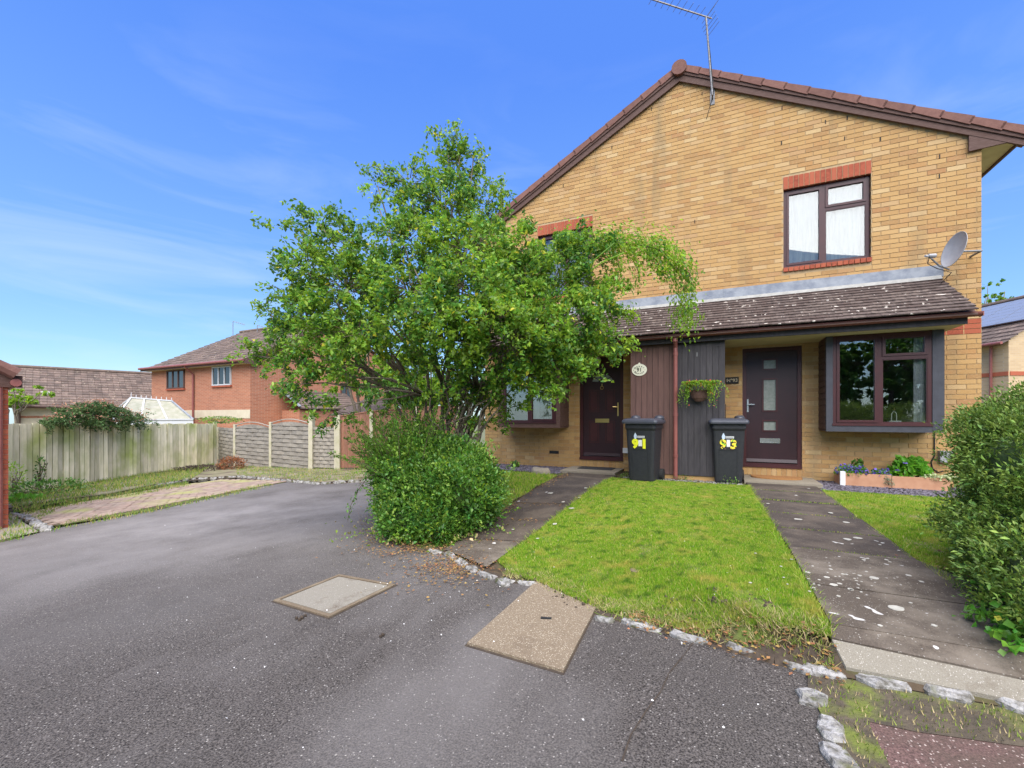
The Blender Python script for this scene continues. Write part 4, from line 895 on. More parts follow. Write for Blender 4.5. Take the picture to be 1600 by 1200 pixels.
# ------------------------------------------------------------------ wheelie bins
def wheelie(label, loc, rz):
    t = thing('wheelie_bin', label, 'wheelie bin', loc, 'wheelie bins in front of the clad store', local=True, rz=rz)
    b = MB(); H = .98
    def rr(w_, y0, y1, z, r=.045):
        P = []
        for cx, cy, a0 in ((w_-r, y1-r, 0), (-w_+r, y1-r, 90), (-w_+r, y0+r, 180), (w_-r, y0+r, 270)):
            for k in range(4): a = R_(a0+k*30); P.append((cx+cos(a)*r, cy+sin(a)*r, z))
        return P
    rings = [rr(.195, -.20, .24, 0), rr(.20, -.215, .26, .05), rr(.235, -.27, .29, .86), rr(.25, -.29, .31, .90), rr(.25, -.29, .31, H)]
    o = 0; n = 16
    for rg in rings: b.v += rg
    for i in range(len(rings)-1):
        for k in range(n): a_, b_ = i*n+k, i*n+(k+1) % n; b.f.append((a_, b_, b_+n, a_+n))
    b.f.append(tuple(range(n))[::-1]); b.f.append(tuple(range(4*n, 5*n)))
    body = part('body', b, m_bin, t, smooth=False)
    rb = MB()        # embossed front panel
    def fy(z): return -.215-(.055)*(z-.05)/.81
    for (x0, x1, z0, z1) in ((-.135, -.125, .06, .56), (.125, .135, .06, .56), (-.135, .135, .55, .565)):
        rb.hexa([(x0, fy(z0)-.006, z0), (x1, fy(z0)-.006, z0), (x1, fy(z0)+.01, z0), (x0, fy(z0)+.01, z0), (x0, fy(z1)-.006, z1), (x1, fy(z1)-.006, z1), (x1, fy(z1)+.01, z1), (x0, fy(z1)+.01, z1)])
    part('front_rib', rb, m_bin, t)
    l = MB()
    lr = [rr(.285, -.345, .33, .975), rr(.29, -.35, .335, 1.0), rr(.285, -.345, .33, 1.03), rr(.25, -.30, .30, 1.055), rr(.20, -.24, .24, 1.062)]
    for rg in lr: l.v += rg
    for i in range(len(lr)-1):
        for k in range(n): a_, b_ = i*n+k, i*n+(k+1) % n; l.f.append((a_, b_, b_+n, a_+n))
    l.f.append(tuple(range(n))[::-1]); l.f.append(tuple(range(4*n, 5*n)))
    lid = part('lid', l, m_lid, t)
    for s_ in (-1, 1):
        hb_ = MB().lathe((s_*.20, .22, 1.045), [(.085, 0), (.082, .03), (.065, .055), (.03, .068)], 14, (Vector((1, 0, 0)), Vector((0, 1.25, 0)), Vector((0, 0, 1)))); part('hinge_cover', hb_, m_lid, lid, smooth=True)
    part('handle', MB().tube([(-.24, .33, 1.0), (-.24, .39, 1.055), (.24, .39, 1.055), (.24, .33, 1.0)], .015, 8), m_bin, t)
    for s_ in (-1, 1):
        w_ = MB().lathe((s_*.235, .26, .10), [(.03, -.03), (.10, -.028), (.10, .028), (.03, .03)], 18, (Vector((0, 1, 0)), Vector((0, 0, 1)), Vector((1, 0, 0)))); part('wheel', w_, m_lens, t)
    part('axle', MB().tube([(-.24, .26, .10), (.24, .26, .10)], .012, 8), m_metal, t)
    return t, fy
def stick(t, fy, m_, poly, lift, name='sticker', lab=None):
    mb = MB(); mb.prism([(x, fy(z)-lift, z) for x, z in poly], (0, -.001, 0)); o = part(name, mb, m_, t); return o
def council(t, fy):
    crest = [(-.095, .735), (-.075, .72), (-.055, .735), (-.05, .775), (-.06, .80), (-.067, .815), (-.075, .83), (-.083, .815), (-.09, .80), (-.10, .775)]
    stick(t, fy, m_crest, crest, .003, 'crest'); stick(t, fy, m_plastic_w, [(-.045, .742), (.075, .742), (.075, .775), (-.045, .775)], .003, 'name_strip')
m_crest = mat('pale_blue_sticker', (.55, .65, .78), rough=.4); m_grey_txt = mat('grey_print', (.15, .16, .2), rough=.6)
def face_m(fy, x, z, lift): return Matrix.Translation((x, fy(z)-lift, z))@Matrix.Rotation(math.atan(.055/.81), 4, 'X')@FRONT
fp = ong(1003, 755, lambda x, y: .0); t, fy = wheelie('black wheelie bin with yellow 91 sticker by the brown boards', (fp.x, fp.y+.24, .0), R_(-6))
stick(t, fy, m_plastic_w, [(-.028, .605), (.032, .605), (.032, .71), (-.028, .71)], .003, 'white_patch')
text_part('9', .195, m_yelst, t, face_m(fy, -.078, .64, .007), bold=.012, name='number'); text_part('1', .195, m_yelst, t, face_m(fy, .066, .64, .007), bold=.014, name='number')
council(t, fy); text_part('SWINDON', .022, m_grey_txt, t, face_m(fy, .015, .759, .006))
m_sunf = mat('sunflower_print', (.90, .66, .04), (.95, .80, .08), 14, .4, c3=((.10, .45, .06), 22, .56, .60)); 
fp = ong(1137, 757, lambda x, y: .0); t, fy = wheelie('charcoal wheelie bin with sunflower 93 sticker in front of the right door', (fp.x, fp.y+.24, .0), R_(3))
stick(t, fy, m_plastic_w, [(-.028, .605), (.022, .605), (.022, .72), (-.028, .72)], .003, 'white_patch')
text_part('9', .195, m_sunf, t, face_m(fy, -.08, .64, .007), bold=.008, name='number'); text_part('3', .195, m_sunf, t, face_m(fy, .07, .64, .007), bold=.008, name='number')
for x, z in ((-.095, .70), (-.05, .665), (-.085, .595), (-.05, .57), (.09, .68), (.10, .60), (.04, .57)):
    part('sunflower_centre', MB().lathe((x, fy(z)-.010, z), [(.013, 0), (.010, .002)], 8, (Vector((1, 0, 0)), Vector((0, 0, 1)), Vector((0, -1, 0)))), m_barge, t)
council(t, fy); text_part('SWINDON', .022, m_grey_txt, t, face_m(fy, .015, .759, .006))

# door mats, trough and plants
tag(part('door_mat', MB().prism([(-2.50, 8.35, .059), (-1.83, 8.35, .059), (-1.83, 8.72, .059), (-2.50, 8.72, .059)], (0, 0, .012)), m_rubmat, None), 'dark rubber doormat on the step of the left door', 'doormat')
mm = MB(); n = 14
P_ = [(.92+.38*(1-2*(k > 7))*0+0, 0) for k in range(1)]
pts = [(.53, 8.66), (1.27, 8.66)]+[(.90+.37*cos(a), 8.50-.22*sin(a)) for a in [pi*k/10 for k in range(11)]]
tag(part('door_mat', MB().prism([(x, y, .059) for x, y in pts], (0, 0, .022)), m_coir, None), 'brown half-round coir doormat on the step of the right door', 'doormat')
TR = thing('flower_trough', 'long terracotta coloured planter trough under the charcoal bay', 'planter', (2.35, 8.45, 0))
part('front_board', MB().box(1.80, 2.36, 8.32, 8.345, .02, .215), m_terra, TR); part('front_board', MB().box(2.365, 3.02, 8.32, 8.345, .01, .20), m_terra, TR)
part('corner_post', MB().box(1.735, 1.80, 8.31, 8.36, .0, .24), m_plastic_w, TR, label='white ridged corner post'); part('end_board', MB().box(1.735, 1.76, 8.365, 8.70, .02, .20), m_terra, TR)
part('soil', MB().box(1.765, 3.0, 8.347, 8.70, .02, .17), m_soil, TR)
part('back_board', MB().box(1.76, 3.02, 8.702, 8.72, .02, .20), m_terra, TR)
def plant(name, label, cat, c, rx, ry, rz_, n, size, m_, extra=None, group=None, w=.55):
    t = thing(name, label, cat, c, group)
    th = rng.uniform(0, 2*pi, n); ph = rng.uniform(.0, 1, n)**.6; rr_ = rng.uniform(.3, 1, n)**.5
    P = np.stack([c[0]+rx*rr_*np.cos(th)*np.sqrt(1-(ph*.9)**2), c[1]+ry*rr_*np.sin(th)*np.sqrt(1-(ph*.9)**2), c[2]+rz_*ph*rr_], 1)
    leaves('foliage', P, P-np.array(c)+np.array([0, 0, .02]), size, m_, t, w=w)
    st = MB()
    for k in range(7): q_ = P[rng.integers(n)]; st.tube([Vector(c), Vector(c).lerp(Vector(q_), .5)+Vector((0, 0, .02)), Vector(q_)], [.004, .003, .002], 5)
    part('stem', st, m_twig, t)
    if extra:
        for (mm_, k, s_, nm) in extra: ix = rng.choice(n, k); Q = P[ix]*1.0; Q[:, 2] += .01; Q[:, 1] -= .015; leaves(nm, Q, P[ix]-np.array(c), s_, mm_, t, w=.9)
    return t
plant('flowering_plant', 'violet-flowered plant spilling over the left end of the trough', 'flower', (1.90, 8.42, .17), .24, .14, .17, 520, .045, m_ivy, [(m_purple, 230, .035, 'blossom')])
plant('flowering_plant', 'small violet-blue flowers near the middle of the trough', 'flower', (2.26, 8.42, .17), .14, .12, .13, 240, .045, m_ivy, [(m_purple, 60, .045, 'blossom')])
plant('leafy_plant', 'broad-leaved green plant standing tallest in the trough', 'plant', (2.62, 8.50, .17), .26, .16, .32, 420, .11, m_ivy, [(m_purple, 6, .05, 'blossom')], w=.5)
plant('leafy_plant', 'dark green clump behind the violet flowers by the wall', 'plant', (2.02, 8.6, .17), .10, .1, .25, 120, .08, m_bush)
plant('trailing_plant', 'grey-green plant trailing down the trough front', 'plant', (2.33, 8.32, .06), .07, .04, .16, 260, .02, mat('grey_green_leaf', (.20, .26, .16), rough=.7, rnd=.3))
plant('leafy_plant', 'variegated pale green ivy at the right end of the trough', 'plant', (2.93, 8.38, .16), .25, .10, .10, 420, .045, mat('variegated_leaf', (.34, .44, .16), (.62, .62, .44), 30, .5, rnd=.25, trans=.3))
# window ornament
lc = Vector((2.42, 8.42, .99)); t = thing('lantern', 'small white lantern on the sill inside the charcoal bay window', 'lantern', lc)
part('base', MB().box(2.35, 2.49, 8.36, 8.48, .99, 1.03), m_plastic_w, t); part('cage', MB().tube([lc+Vector((-.03, 0, .04)), lc+Vector((-.03, 0, .14)), lc+Vector((0, 0, .19)), lc+Vector((.03, 0, .14)), lc+Vector((.03, 0, .04))], .006, 6), m_plastic_w, t); part('knob', MB().lathe(lc+Vector((0, 0, .19)), [(.012, 0), (.02, .015), (.006, .04)], 10), m_brass, t)

# ------------------------------------------------------------------ slate chips, litter, petals, weeds
def chips(name, poly, n, size, m_, label, cat, zf=yard, lift=.01, flat=.4):
    x, y = sample_poly(poly, n); z = np.array([zf(a, b) for a, b in zip(x, y)])+lift
    P = np.stack([x, y, z], 1); k = len(P); Dr = rng.normal(0, 1, (k, 3)); Dr[:, 2] *= .25; 
    s = size*rng.uniform(.5, 1.3, k)[:, None]; Dr /= np.linalg.norm(Dr, axis=1, keepdims=True); U = np.tile([0, 0, 1.], (k, 1))+rng.normal(0, flat, (k, 3)); W = np.cross(Dr, U); W /= np.linalg.norm(W, axis=1, keepdims=True); N_ = np.cross(W, Dr)
    V = np.stack([P-Dr*s, P+W*s*.5, P+Dr*s*.8, P-W*s*.55, P+N_*s*.3], 1).reshape(-1, 3); i = np.arange(k)[:, None]*5
    F = np.concatenate([i+np.array([[0, 1, 4]]), i+np.array([[1, 2, 4]]), i+np.array([[2, 3, 4]]), i+np.array([[3, 0, 4]])]); o = npmesh(name, V, F, m_); return tag(o, label, cat, kind='stuff')
chips('slate_chippings', [(1.37, 7.66), (3.5, 7.66), (3.5, 8.78), (1.46, 8.78), (1.46, 7.96)], 9000, .022, m_slate, 'grey-violet slate chippings around the trough', 'slate chips')
chips('slate_chippings', [(-4.7, 7.9), (-2.7, 7.75), (-2.7, 8.78), (-4.7, 8.78)], 7000, .024, m_slate, 'grey-violet slate chippings below the left bay', 'slate chips')
chips('gravel', [(-1.5, 7.64), (.36, 7.64), (.36, 7.97), (-1.5, 7.97)], 1400, .015, m_stone, 'pale gravel and debris behind the bins', 'gravel')
def flat_leaves(name, x, y, zf, size, m_, label, cat, lift=.012):
    z = np.array([max(yard(a, b) if inpoly(a, b, YARD) else road(a), road(a))+.012 for a, b in zip(x, y)])+rng.uniform(0, lift, len(x))
    P = np.stack([x, y, z], 1); k = len(P); a = rng.uniform(0, 2*pi, k); Dr = np.stack([np.cos(a), np.sin(a), rng.normal(0, .12, k)], 1); W = np.stack([-np.sin(a), np.cos(a), rng.normal(0, .2, k)], 1); s = size*rng.uniform(.5, 1.3, k)[:, None]
    V = np.stack([P-Dr*s*.5, P+W*s*.3+[0, 0, .003], P+Dr*s*.5, P-W*s*.3], 1).reshape(-1, 3); i = np.arange(k)[:, None]*4
    o = npmesh(name, V, np.concatenate([i+np.array([[0, 1, 2]]), i+np.array([[0, 2, 3]])]), m_); return tag(o, label, cat, kind='stuff')
xs, ys = [], []
def scat(px, py, sx, sy, n):
    for _ in range(n):
        p = ong(px+random.gauss(0, sx), py+random.gauss(0, sy), road); xs.append(p.x); ys.append(p.y)
scat(705, 888, 34, 10, 800); scat(640, 860, 44, 8, 600); scat(600, 840, 25, 12, 250); scat(575, 812, 14, 14, 120); scat(680, 905, 60, 18, 160)
for k in range(900):
    n_ = random.uniform(4.2, 7.8); xs.append(-2.56+abs(random.gauss(0, .09))); ys.append(n_)
for k in range(300): xs.append(random.gauss(-2.2, .25)); ys.append(random.choice((4.75, 4.05, 5.5))+random.gauss(0, .05))
for k in range(260): n_ = random.uniform(2.9, 4.6); xs.append(1.42+random.gauss(0, .06)); ys.append(n_)
for k in range(420): x_ = random.uniform(-.5, .55); xs.append(x_); ys.append(kn(x_)+random.gauss(.03, .06))
for k in range(300):
    f = random.random(); p = FK[3].lerp(FK[6], f); xs.append(p.x+random.gauss(0, .15)); ys.append(p.y-abs(random.gauss(.12, .12)))
flat_leaves('fallen_leaves', np.array(xs), np.array(ys), None, .025, m_litter, 'brown and orange fallen leaves around the bush and path edges', 'fallen leaves')
x1, y1 = [], []
for k in range(120):
    p = ong(random.uniform(200, 1250), random.triangular(770, 1195, 860)); x1.append(p.x); y1.append(p.y)
for k in range(90): p = ong(random.gauss(720, 120), random.gauss(900, 50)); x1.append(p.x); y1.append(p.y)
for k in range(120): x1.append(random.uniform(-1.6, .4)); y1.append(random.uniform(3.3, 7.5))
for k in range(420): n_ = random.uniform(2.9, 7.5); x1.append(random.uniform(-1.6, .45)); y1.append(n_)
x1, y1 = np.array(x1), np.array(y1); kk = y1 > .6
flat_leaves('petals', x1[kk], y1[kk], None, .011, m_petal, 'tiny white petals scattered on tarmac and lawn', 'petals', .004)
def weeds(poly, n, h, wd, m_, label, zf=lambda x, y: road(x)+.07, name='weeds'):
    x, y = sample_poly(poly, n); cl = np.sin(x*7)*np.sin(y*5.3)+rng.normal(0, .5, len(x)); k = cl > -.4; x, y = x[k], y[k]
    z = np.array([zf(a, b) for a, b in zip(x, y)]); o = blades(name, x, y, z, h, wd, m_, lean=.6); return tag(o, label, 'weeds', kind='stuff')
m_weed = mat('weed_blade', (0, 0, 0), rough=.7, ramp=[(0, (.10, .22, .03)), (.5, (.18, .30, .04)), (.8, (.38, .38, .09)), (1, (.5, .36, .15))], trans=.35)
def gp(*l, d=None): return [tuple(ong(*p)[:2]) for p in l]
weeds([tuple(atd(15, 780, 10.4)[:2]), tuple(atd(150, 753, 13.0)[:2]), tuple(atd(335, 722, 18.6)[:2])]+gp((300, 752), (170, 772), (20, 808)), 26000, .09, .008, m_weed, 'mixed weeds and grass along the foot of the picket fence')
weeds(gp((20, 800), (130, 776), (290, 754), (300, 760), (200, 778), (100, 795), (60, 815)), 9000, .07, .006, m_weed, 'yellowing weeds creeping over the back of the block paving', zf=lambda x, y: road(x)+.02)
weeds(gp((70, 838), (105, 817), (255, 792), (420, 756), (430, 760), (250, 800), (110, 826)), 7000, .045, .006, m_weed, 'moss and grass along the tarmac edge of the paving', zf=lambda x, y: road(x)+.02)
weeds(MOS, 2400, .018, .003, m_weed0, 'mossy straw strip between the kerb stones and the reddish tarmac', zf=lambda x, y: road(x)+.008)
weeds(gp((0, 850), (0, 808), (22, 806), (60, 835), (30, 846)), 1500, .06, .006, m_weed, 'weeds by the garage corner', zf=lambda x, y: road(x)+.02)
weeds([(p.x, p.y) for p in FK[3:]]+[tuple(atd(640, 735, 13.0)[:2]), tuple(atd(525, 741, 14.2)[:2]), tuple(atd(423, 735, 16.2)[:2]), tuple(atd(367, 722, 17)[:2])], 9000, .04, .008, m_weed, 'thin moss and grass on the strip before the woven fence')
for (n_, lab) in ((5.5, 'a'), (4.75, 'b')): pass
w_x, w_y = [], []
for e in E93[1:6]:
    for k in range(160): w_x.append(random.uniform(e[1]+.05, e[2]-.05)); w_y.append(e[0]+random.gauss(0, .012))
w_x, w_y = np.array(w_x), np.array(w_y); tag(blades('moss', w_x, w_y, np.array([yard(a, b)+.02 for a, b in zip(w_x, w_y)]), .012, .006, m_weed), 'moss tufts growing in the joints of the right path', 'moss', kind='stuff')
tag(part('boulder', MB().add(*[(lambda me: ([tuple(Vector((v.co.x*.42, v.co.y*.28, v.co.z*.10))+Vector((-3.05, 7.75, .03))) for v in me.vertices], [tuple(p.vertices) for p in me.polygons]))(SM[1])][0]), m_conc, None, smooth=True), 'rounded pale rock on the grass below the left bay', 'rock')
tag(part('boulder', MB().add(*[(lambda me: ([tuple(Vector((v.co.x*.16, v.co.y*.12, v.co.z*.06))+Vector((-3.25, 6.4, .02))) for v in me.vertices], [tuple(p.vertices) for p in me.polygons]))(SM[4])][0]), m_conc, None, smooth=True), 'small pale stone lying in the shaded grass', 'rock')

cl_x, cl_y = [], []
for px, py, s_, n_ in ((470, 970, 8, 4), (600, 995, 4, 3), (820, 905, 9, 6), (905, 935, 22, 14), (880, 930, 18, 10), (1180, 985, 16, 26), (1110, 968, 18, 20), (1040, 955, 14, 10)):
    for _ in range(n_): p = ong(px+random.gauss(0, s_), py+random.gauss(0, s_*.4)); cl_x.append(p.x); cl_y.append(p.y)
so_ = MB()
for x, y in zip(cl_x, cl_y):
    z = max(road(x), yard(x, y) if inpoly(x, y, YARD) else -9)+.012; r_ = random.uniform(.006, .017)
    so_.add([(x+v.co.x*r_*1.6, y+v.co.y*r_*1.4, z+v.co.z*r_*.7) for v in SM[random.randrange(9)].vertices], [tuple(p.vertices) for p in SM[0].polygons])
tag(part('soil_clods', so_, m_dirt, None), 'dark soil clods and dirt dropped on the covers, tarmac and lawn edge', 'soil', kind='stuff')
# ------------------------------------------------------------------ fences
def hx(p, z): return Vector((p.x, p.y, z))
t = thing('picket_fence', 'long weathered green-tinged picket fence at the far left', 'fence', atd(150, 753, 13.2))
A, B = atd(8, 660, 10.25), atd(336, 660, 19.2); A2 = Vector((A.x, A.y, 0)); B2 = Vector((B.x, B.y, 0)); dd = (B2-A2); LN = dd.length; dd.normalize(); nn = Vector((dd.y, -dd.x, 0))
pitch = .170; k = 0; bback_ = MB().box(-.082, .082, -.01, .01, 0, 1.0).mesh('backing_board', mat('gap_shade_backing_board', (.30, .29, .17), (.22, .23, .11), 3, .9, .5, 40, rnd=.2))  # darker backing board colour paints the shade between the front boards
bmesh_ = [MB().box(-.082, .082, -.01, .01, 0, 1.0).mesh('board', m_fence) for _ in range(1)][0]
while k*pitch < LN:
    p = A2+dd*(k*pitch+.08); zb = road(p.x)+.08; zt = CAM_Z-.22+.02*math.sin(k*.35)+random.gauss(0, .010)+(.05 if k*pitch > LN*.5 else 0)-.10*0
    zt = CAM_Z-(662-650)*depth(p)/FPX+random.gauss(0, .012)
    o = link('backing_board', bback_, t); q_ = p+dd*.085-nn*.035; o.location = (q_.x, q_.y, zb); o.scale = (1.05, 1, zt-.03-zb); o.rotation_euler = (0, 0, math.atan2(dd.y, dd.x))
    o = link('board', bmesh_, t); q_ = p+nn*random.gauss(0, .004); o.location = (q_.x, q_.y, zb); o.scale = (random.uniform(.70, .80), 1.3, zt-zb); o.rotation_euler = (0, random.gauss(0, .008), math.atan2(dd.y, dd.x)-.20+random.gauss(0, .05)); k += 1
for z in (.45, 1.45):
    part('rail', MB().bar(A2+Vector((0, 0, road(A2.x)+z))-nn*.04, B2+Vector((0, 0, road(B2.x)+z))-nn*.04, .04, .08), m_fence, t)
pp = atd(153, 660, 13.0); part('post', MB().bar((pp.x, pp.y, road(pp.x)), (pp.x, pp.y, CAM_Z-.10), .10, .10, (1, 0, 0)), m_cpost, t)
pp = atd(336, 660, 19.1); part('post', MB().bar((pp.x, pp.y, road(pp.x)), (pp.x, pp.y, CAM_Z-.25), .12, .12, (1, 0, 0)), m_fence, t)
# woven panels
t = thing('woven_panel_fence', 'arched woven timber fence panels between pale concrete posts', 'fence', atd(423, 738, 15.6))
WP = [(341, 19.0, 668), (367, 17.2, 664), (423, 15.7, 660), (487, 14.3, 650), (525, 14.0, 652)]
def woven(a, b, arch, parent, ztop):
    d_ = (b-a).normalized(); a = a+d_*.06; b = b-d_*.06; Lw = (b-a).length; zb = min(road(a.x), road(b.x))+.10; zt = ztop; n_ = 11; ph = (zt-zb)/n_; nr = Vector((d_.y, -d_.x, 0))
    if nr.dot(-FW) < 0: nr = -nr
    for k in range(n_):
        z = zb+ph*(k+.5)
        if arch:
            f = .0
        st = 0; sub = 6; pts_ = []
        mb = MB()
        lo_, hi_ = 0, 1
        zc = z
        if arch and k >= n_-2:
            hh = (k-(n_-3))*ph*.9
        for s_ in range(sub):
            f0_, f1_ = s_/sub, (s_+1)/sub
            y0_ = .014*sin(pi*(s_+k % 2*1.0)) ; off0 = .020*cos(pi*(s_+(k % 2))); off1 = .020*cos(pi*(s_+1+(k % 2)))
            p0 = a.lerp(b, f0_)+nr*off0; p1 = a.lerp(b, f1_)+nr*off1
            t0 = t1 = z+ph*.39
            if arch and k == n_-1: t0 = z-ph*.2+ph*.8*sin(pi*f0_); t1 = z-ph*.2+ph*.8*sin(pi*f1_)
            mb.hexa([(p0.x, p0.y, z-ph*.39), (p1.x, p1.y, z-ph*.39), (p1.x-nr.x*.008, p1.y-nr.y*.008, z-ph*.39), (p0.x-nr.x*.008, p0.y-nr.y*.008, z-ph*.39), (p0.x, p0.y, t0), (p1.x, p1.y, t1), (p1.x-nr.x*.008, p1.y-nr.y*.008, t1), (p0.x-nr.x*.008, p0.y-nr.y*.008, t0)])
        part('slat', mb, m_woven, parent)
        if k < n_-1: pa, pb = a-nr*.035+Vector((0, 0, z+ph*.5)), b-nr*.035+Vector((0, 0, z+ph*.5)); part('slat', MB().bar(pa, pb, .01, ph*.45), m_woven, parent)
    for f in (.25, .5, .75):
        p = a.lerp(b, f); part('upright', MB().bar((p.x-nr.x*.02, p.y-nr.y*.02, zb), (p.x-nr.x*.02, p.y-nr.y*.02, zt), .03, .015, (nr.x, nr.y, 0)), m_woven, parent)
    if arch:
        pts_ = [a.lerp(b, k/10)+nr*.012 for k in range(11)]; part('arched_rail', MB().tube([(p.x, p.y, zt-ph*.25+ph*.95*sin(pi*k/10)) for k, p in enumerate(pts_)], .018, 6), m_woven, parent)
pts_ = []
for px, d_, yt in WP:
    p = atd(px, yt, d_); pts_.append(Vector((p.x, p.y, 0)))
    w_ = .13 if px == 487 else .09
    part('post', MB().bar((p.x, p.y, road(p.x)-.05), (p.x, p.y, p.z+.02), w_*1.6 if px == 487 else w_, w_, (RT.x, RT.y, 0)), m_cpost, t)
tops = [atd(p[0], p[2], p[1]).z for p in WP]
woven(pts_[0], pts_[1], False, t, tops[1]-.12); woven(pts_[1], pts_[2], True, t, tops[1]+.02); woven(pts_[2], pts_[3], True, t, tops[2]+.02); woven(pts_[3], pts_[4], False, t, tops[4]-.30)
# brown close-boarded fence
t = thing('close_board_fence', 'reddish-brown close-boarded fence behind the tree, on pale posts', 'fence', atd(578, 733, 13.7))
BP = [(529, 14.0, 651), (580.5, 13.7, 643), (650, 13.2, 637), (716, 12.9, 634)]
for i in range(3):
    a, b = atd(BP[i][0], BP[i][2], BP[i][1]), atd(BP[i+1][0], BP[i+1][2], BP[i+1][1]); n_ = int((Vector((b.x-a.x, b.y-a.y, 0))).length/.105)
    for k in range(n_):
        f = (k+.5)/n_; p = a.lerp(b, f); hw = (b-a).length/n_/2+.008; d_ = Vector((b.x-a.x, b.y-a.y, 0)).normalized()
        mb = MB().bar((p.x, p.y+(k % 2)*.006, road(p.x)+.08), (p.x, p.y+(k % 2)*.006, p.z), hw*2, .012, (d_.y, -d_.x, 0)); part('board', mb, m_bfence, t)
    part('capping', MB().bar(a+Vector((0, 0, .01)), b+Vector((0, 0, .01)), .05, .03), m_bfence, t)
for px, d_, yt in BP:
    p = atd(px, yt-1, d_-.05); part('post', MB().bar((p.x, p.y, road(p.x)), (p.x, p.y, p.z+.03), .10, .10, (RT.x, RT.y, 0)), m_cpost, t)

# ------------------------------------------------------------------ neighbouring buildings
def gable_roof(parent, a, b, back, z0, rise, over, tm, rows=16, rolls=None):
    """roof: eave a->b, ridge parallel at back/2; tile courses as stepped strips"""
    a, b, bk_ = Vector(a), Vector(b), Vector(back); e = (b-a).normalized(); bd_ = bk_.normalized(); h = bk_.length/2
    for s_ in (0, 1):
        mb = MB(); lo = (a-bd_*over) if s_ == 0 else (a+bk_+bd_*over); dv = bd_ if s_ == 0 else -bd_; Lh = h+over; Lr = rise*(Lh/h); wd_ = (b-a).length+.5
        o_ = lo-e*.25
        for r in range(rows):
            f0, f1 = r/rows, (r+1)/rows+.006
            z_a = z0-(over/h)*rise+Lr*f0+.045; z_b = z0-(over/h)*rise+Lr*f1
            p0, p1 = o_+dv*Lh*f0, o_+dv*Lh*f1
            n_ = int(wd_/.30) if s_ == 0 else 1
            for k in range(n_):
                q0, q1 = e*(wd_*k/n_+.004), e*(wd_*(k+1)/n_-.004)
                c0, c1, c2_, c3_ = p0+q0, p0+q1, p1+q1, p1+q0; j = random.uniform(-.006, .006)
                mb.add([(c0.x, c0.y, z_a+j), (c1.x, c1.y, z_a+j), (c2_.x, c2_.y, z_b+j), (c3_.x, c3_.y, z_b+j), (c0.x, c0.y, z_a-.06), (c1.x, c1.y, z_a-.06)], [(0, 1, 2, 3), (4, 5, 1, 0)])
        part('roof_slope', mb, tm, parent, kind='stuff')
    r0, r1 = a+bd_*h-e*.27, b+bd_*h+e*.27
    part('ridge', MB().tube([(r0.x, r0.y, z0+rise+.05), (r1.x, r1.y, z0+rise+.05)], .11, 8), tm, parent)
def walls(parent, a, b, back, zb, z0, rise, m_):
    a, b, k = Vector(a), Vector(b), Vector(back); c_, d_ = b+k, a+k
    z = lambda p, h: (p.x, p.y, h)
    mb = MB().add([z(a, zb), z(b, zb), z(c_, zb), z(d_, zb), z(a, z0), z(b, z0), z(c_, z0), z(d_, z0), z(a+k/2, z0+rise-.05), z(b+k/2, z0+rise-.05)],
                  [(0, 1, 5, 4), (1, 2, 6, 9, 5), (2, 3, 7, 6), (3, 0, 4, 8, 7)]); return part('wall', mb, m_, parent)
def wall_window(parent, c, e, nrm, w_, h, fm, gm, mull=1, label=None):
    c, e, nrm = Vector(c), Vector(e), Vector(nrm); up = Vector((0, 0, 1)); t_ = .06
    mb = MB(); mb.obox(c+nrm*.02-e*(w_/2), e*t_/2, nrm*.04, up*h/2); mb.obox(c+nrm*.02+e*(w_/2), e*t_/2, nrm*.04, up*h/2); mb.obox(c+nrm*.02+up*(h/2), e*(w_/2+t_/2), nrm*.045, up*t_/2); mb.obox(c+nrm*.02-up*(h/2), e*(w_/2+t_/2), nrm*.05, up*t_/2)
    for k in range(mull): mb.obox(c+nrm*.02+e*(w_*((k+1)/(mull+1)-.5)), e*t_/2, nrm*.038, up*(h/2-t_/2))
    wo = part('window', mb, fm, parent, label=label); part('pane', MB().obox(c+nrm*.012, e*(w_/2-.03), nrm*.006, up*(h/2-.03)), gm, wo)
    part('sill', MB().obox(c-up*(h/2+.08)+nrm*.03, e*(w_/2+.08), nrm*.05, up*.04), m_redbrick, wo)
m_dpane = mat('dark_window_pane', (.03, .035, .04), rough=.05, spec=.9); m_wframe = mat('white_frame', (.52, .52, .52), rough=.4)
# red brick house
A = atd(237, 574, 26); B = atd(391, 562, 22); A = Vector((A.x, A.y, 0)); B = Vector((B.x, B.y, 0)); e = (B-A).normalized(); bk_ = Vector((-e.y, e.x, 0))
if bk_.dot(FW) < 0: bk_ = -bk_
h2 = thing('red_brick_house', 'red brick house with dark tiled roof beyond the fences', 'house', (A+B)/2)
ZE = CAM_Z+76*26/FPX; zg = -1.1
walls(h2, A, B, bk_*11, zg, ZE, 3.0, m_redwall)
gable_roof(h2, A, B, bk_*11, ZE+.02, 3.0, .45, m_rooft, rows=17)
fe = -bk_
part('gutter', MB().tube([A-e*.25+fe*.52+Vector((0, 0, ZE-.14)), B+e*.25+fe*.52+Vector((0, 0, ZE-.14))], .065, 8), m_gutter, h2)
part('fascia', MB().bar(A-e*.25+fe*.44+Vector((0, 0, ZE-.17)), B+e*.25+fe*.44+Vector((0, 0, ZE-.17)), .03, .22), m_barge, h2)
part('soffit', MB().obox((A+B)/2+fe*.22+Vector((0, 0, ZE-.26)), e*((B-A).length/2+.2), fe*.22, Vector((0, 0, .01))), m_soffit, h2)
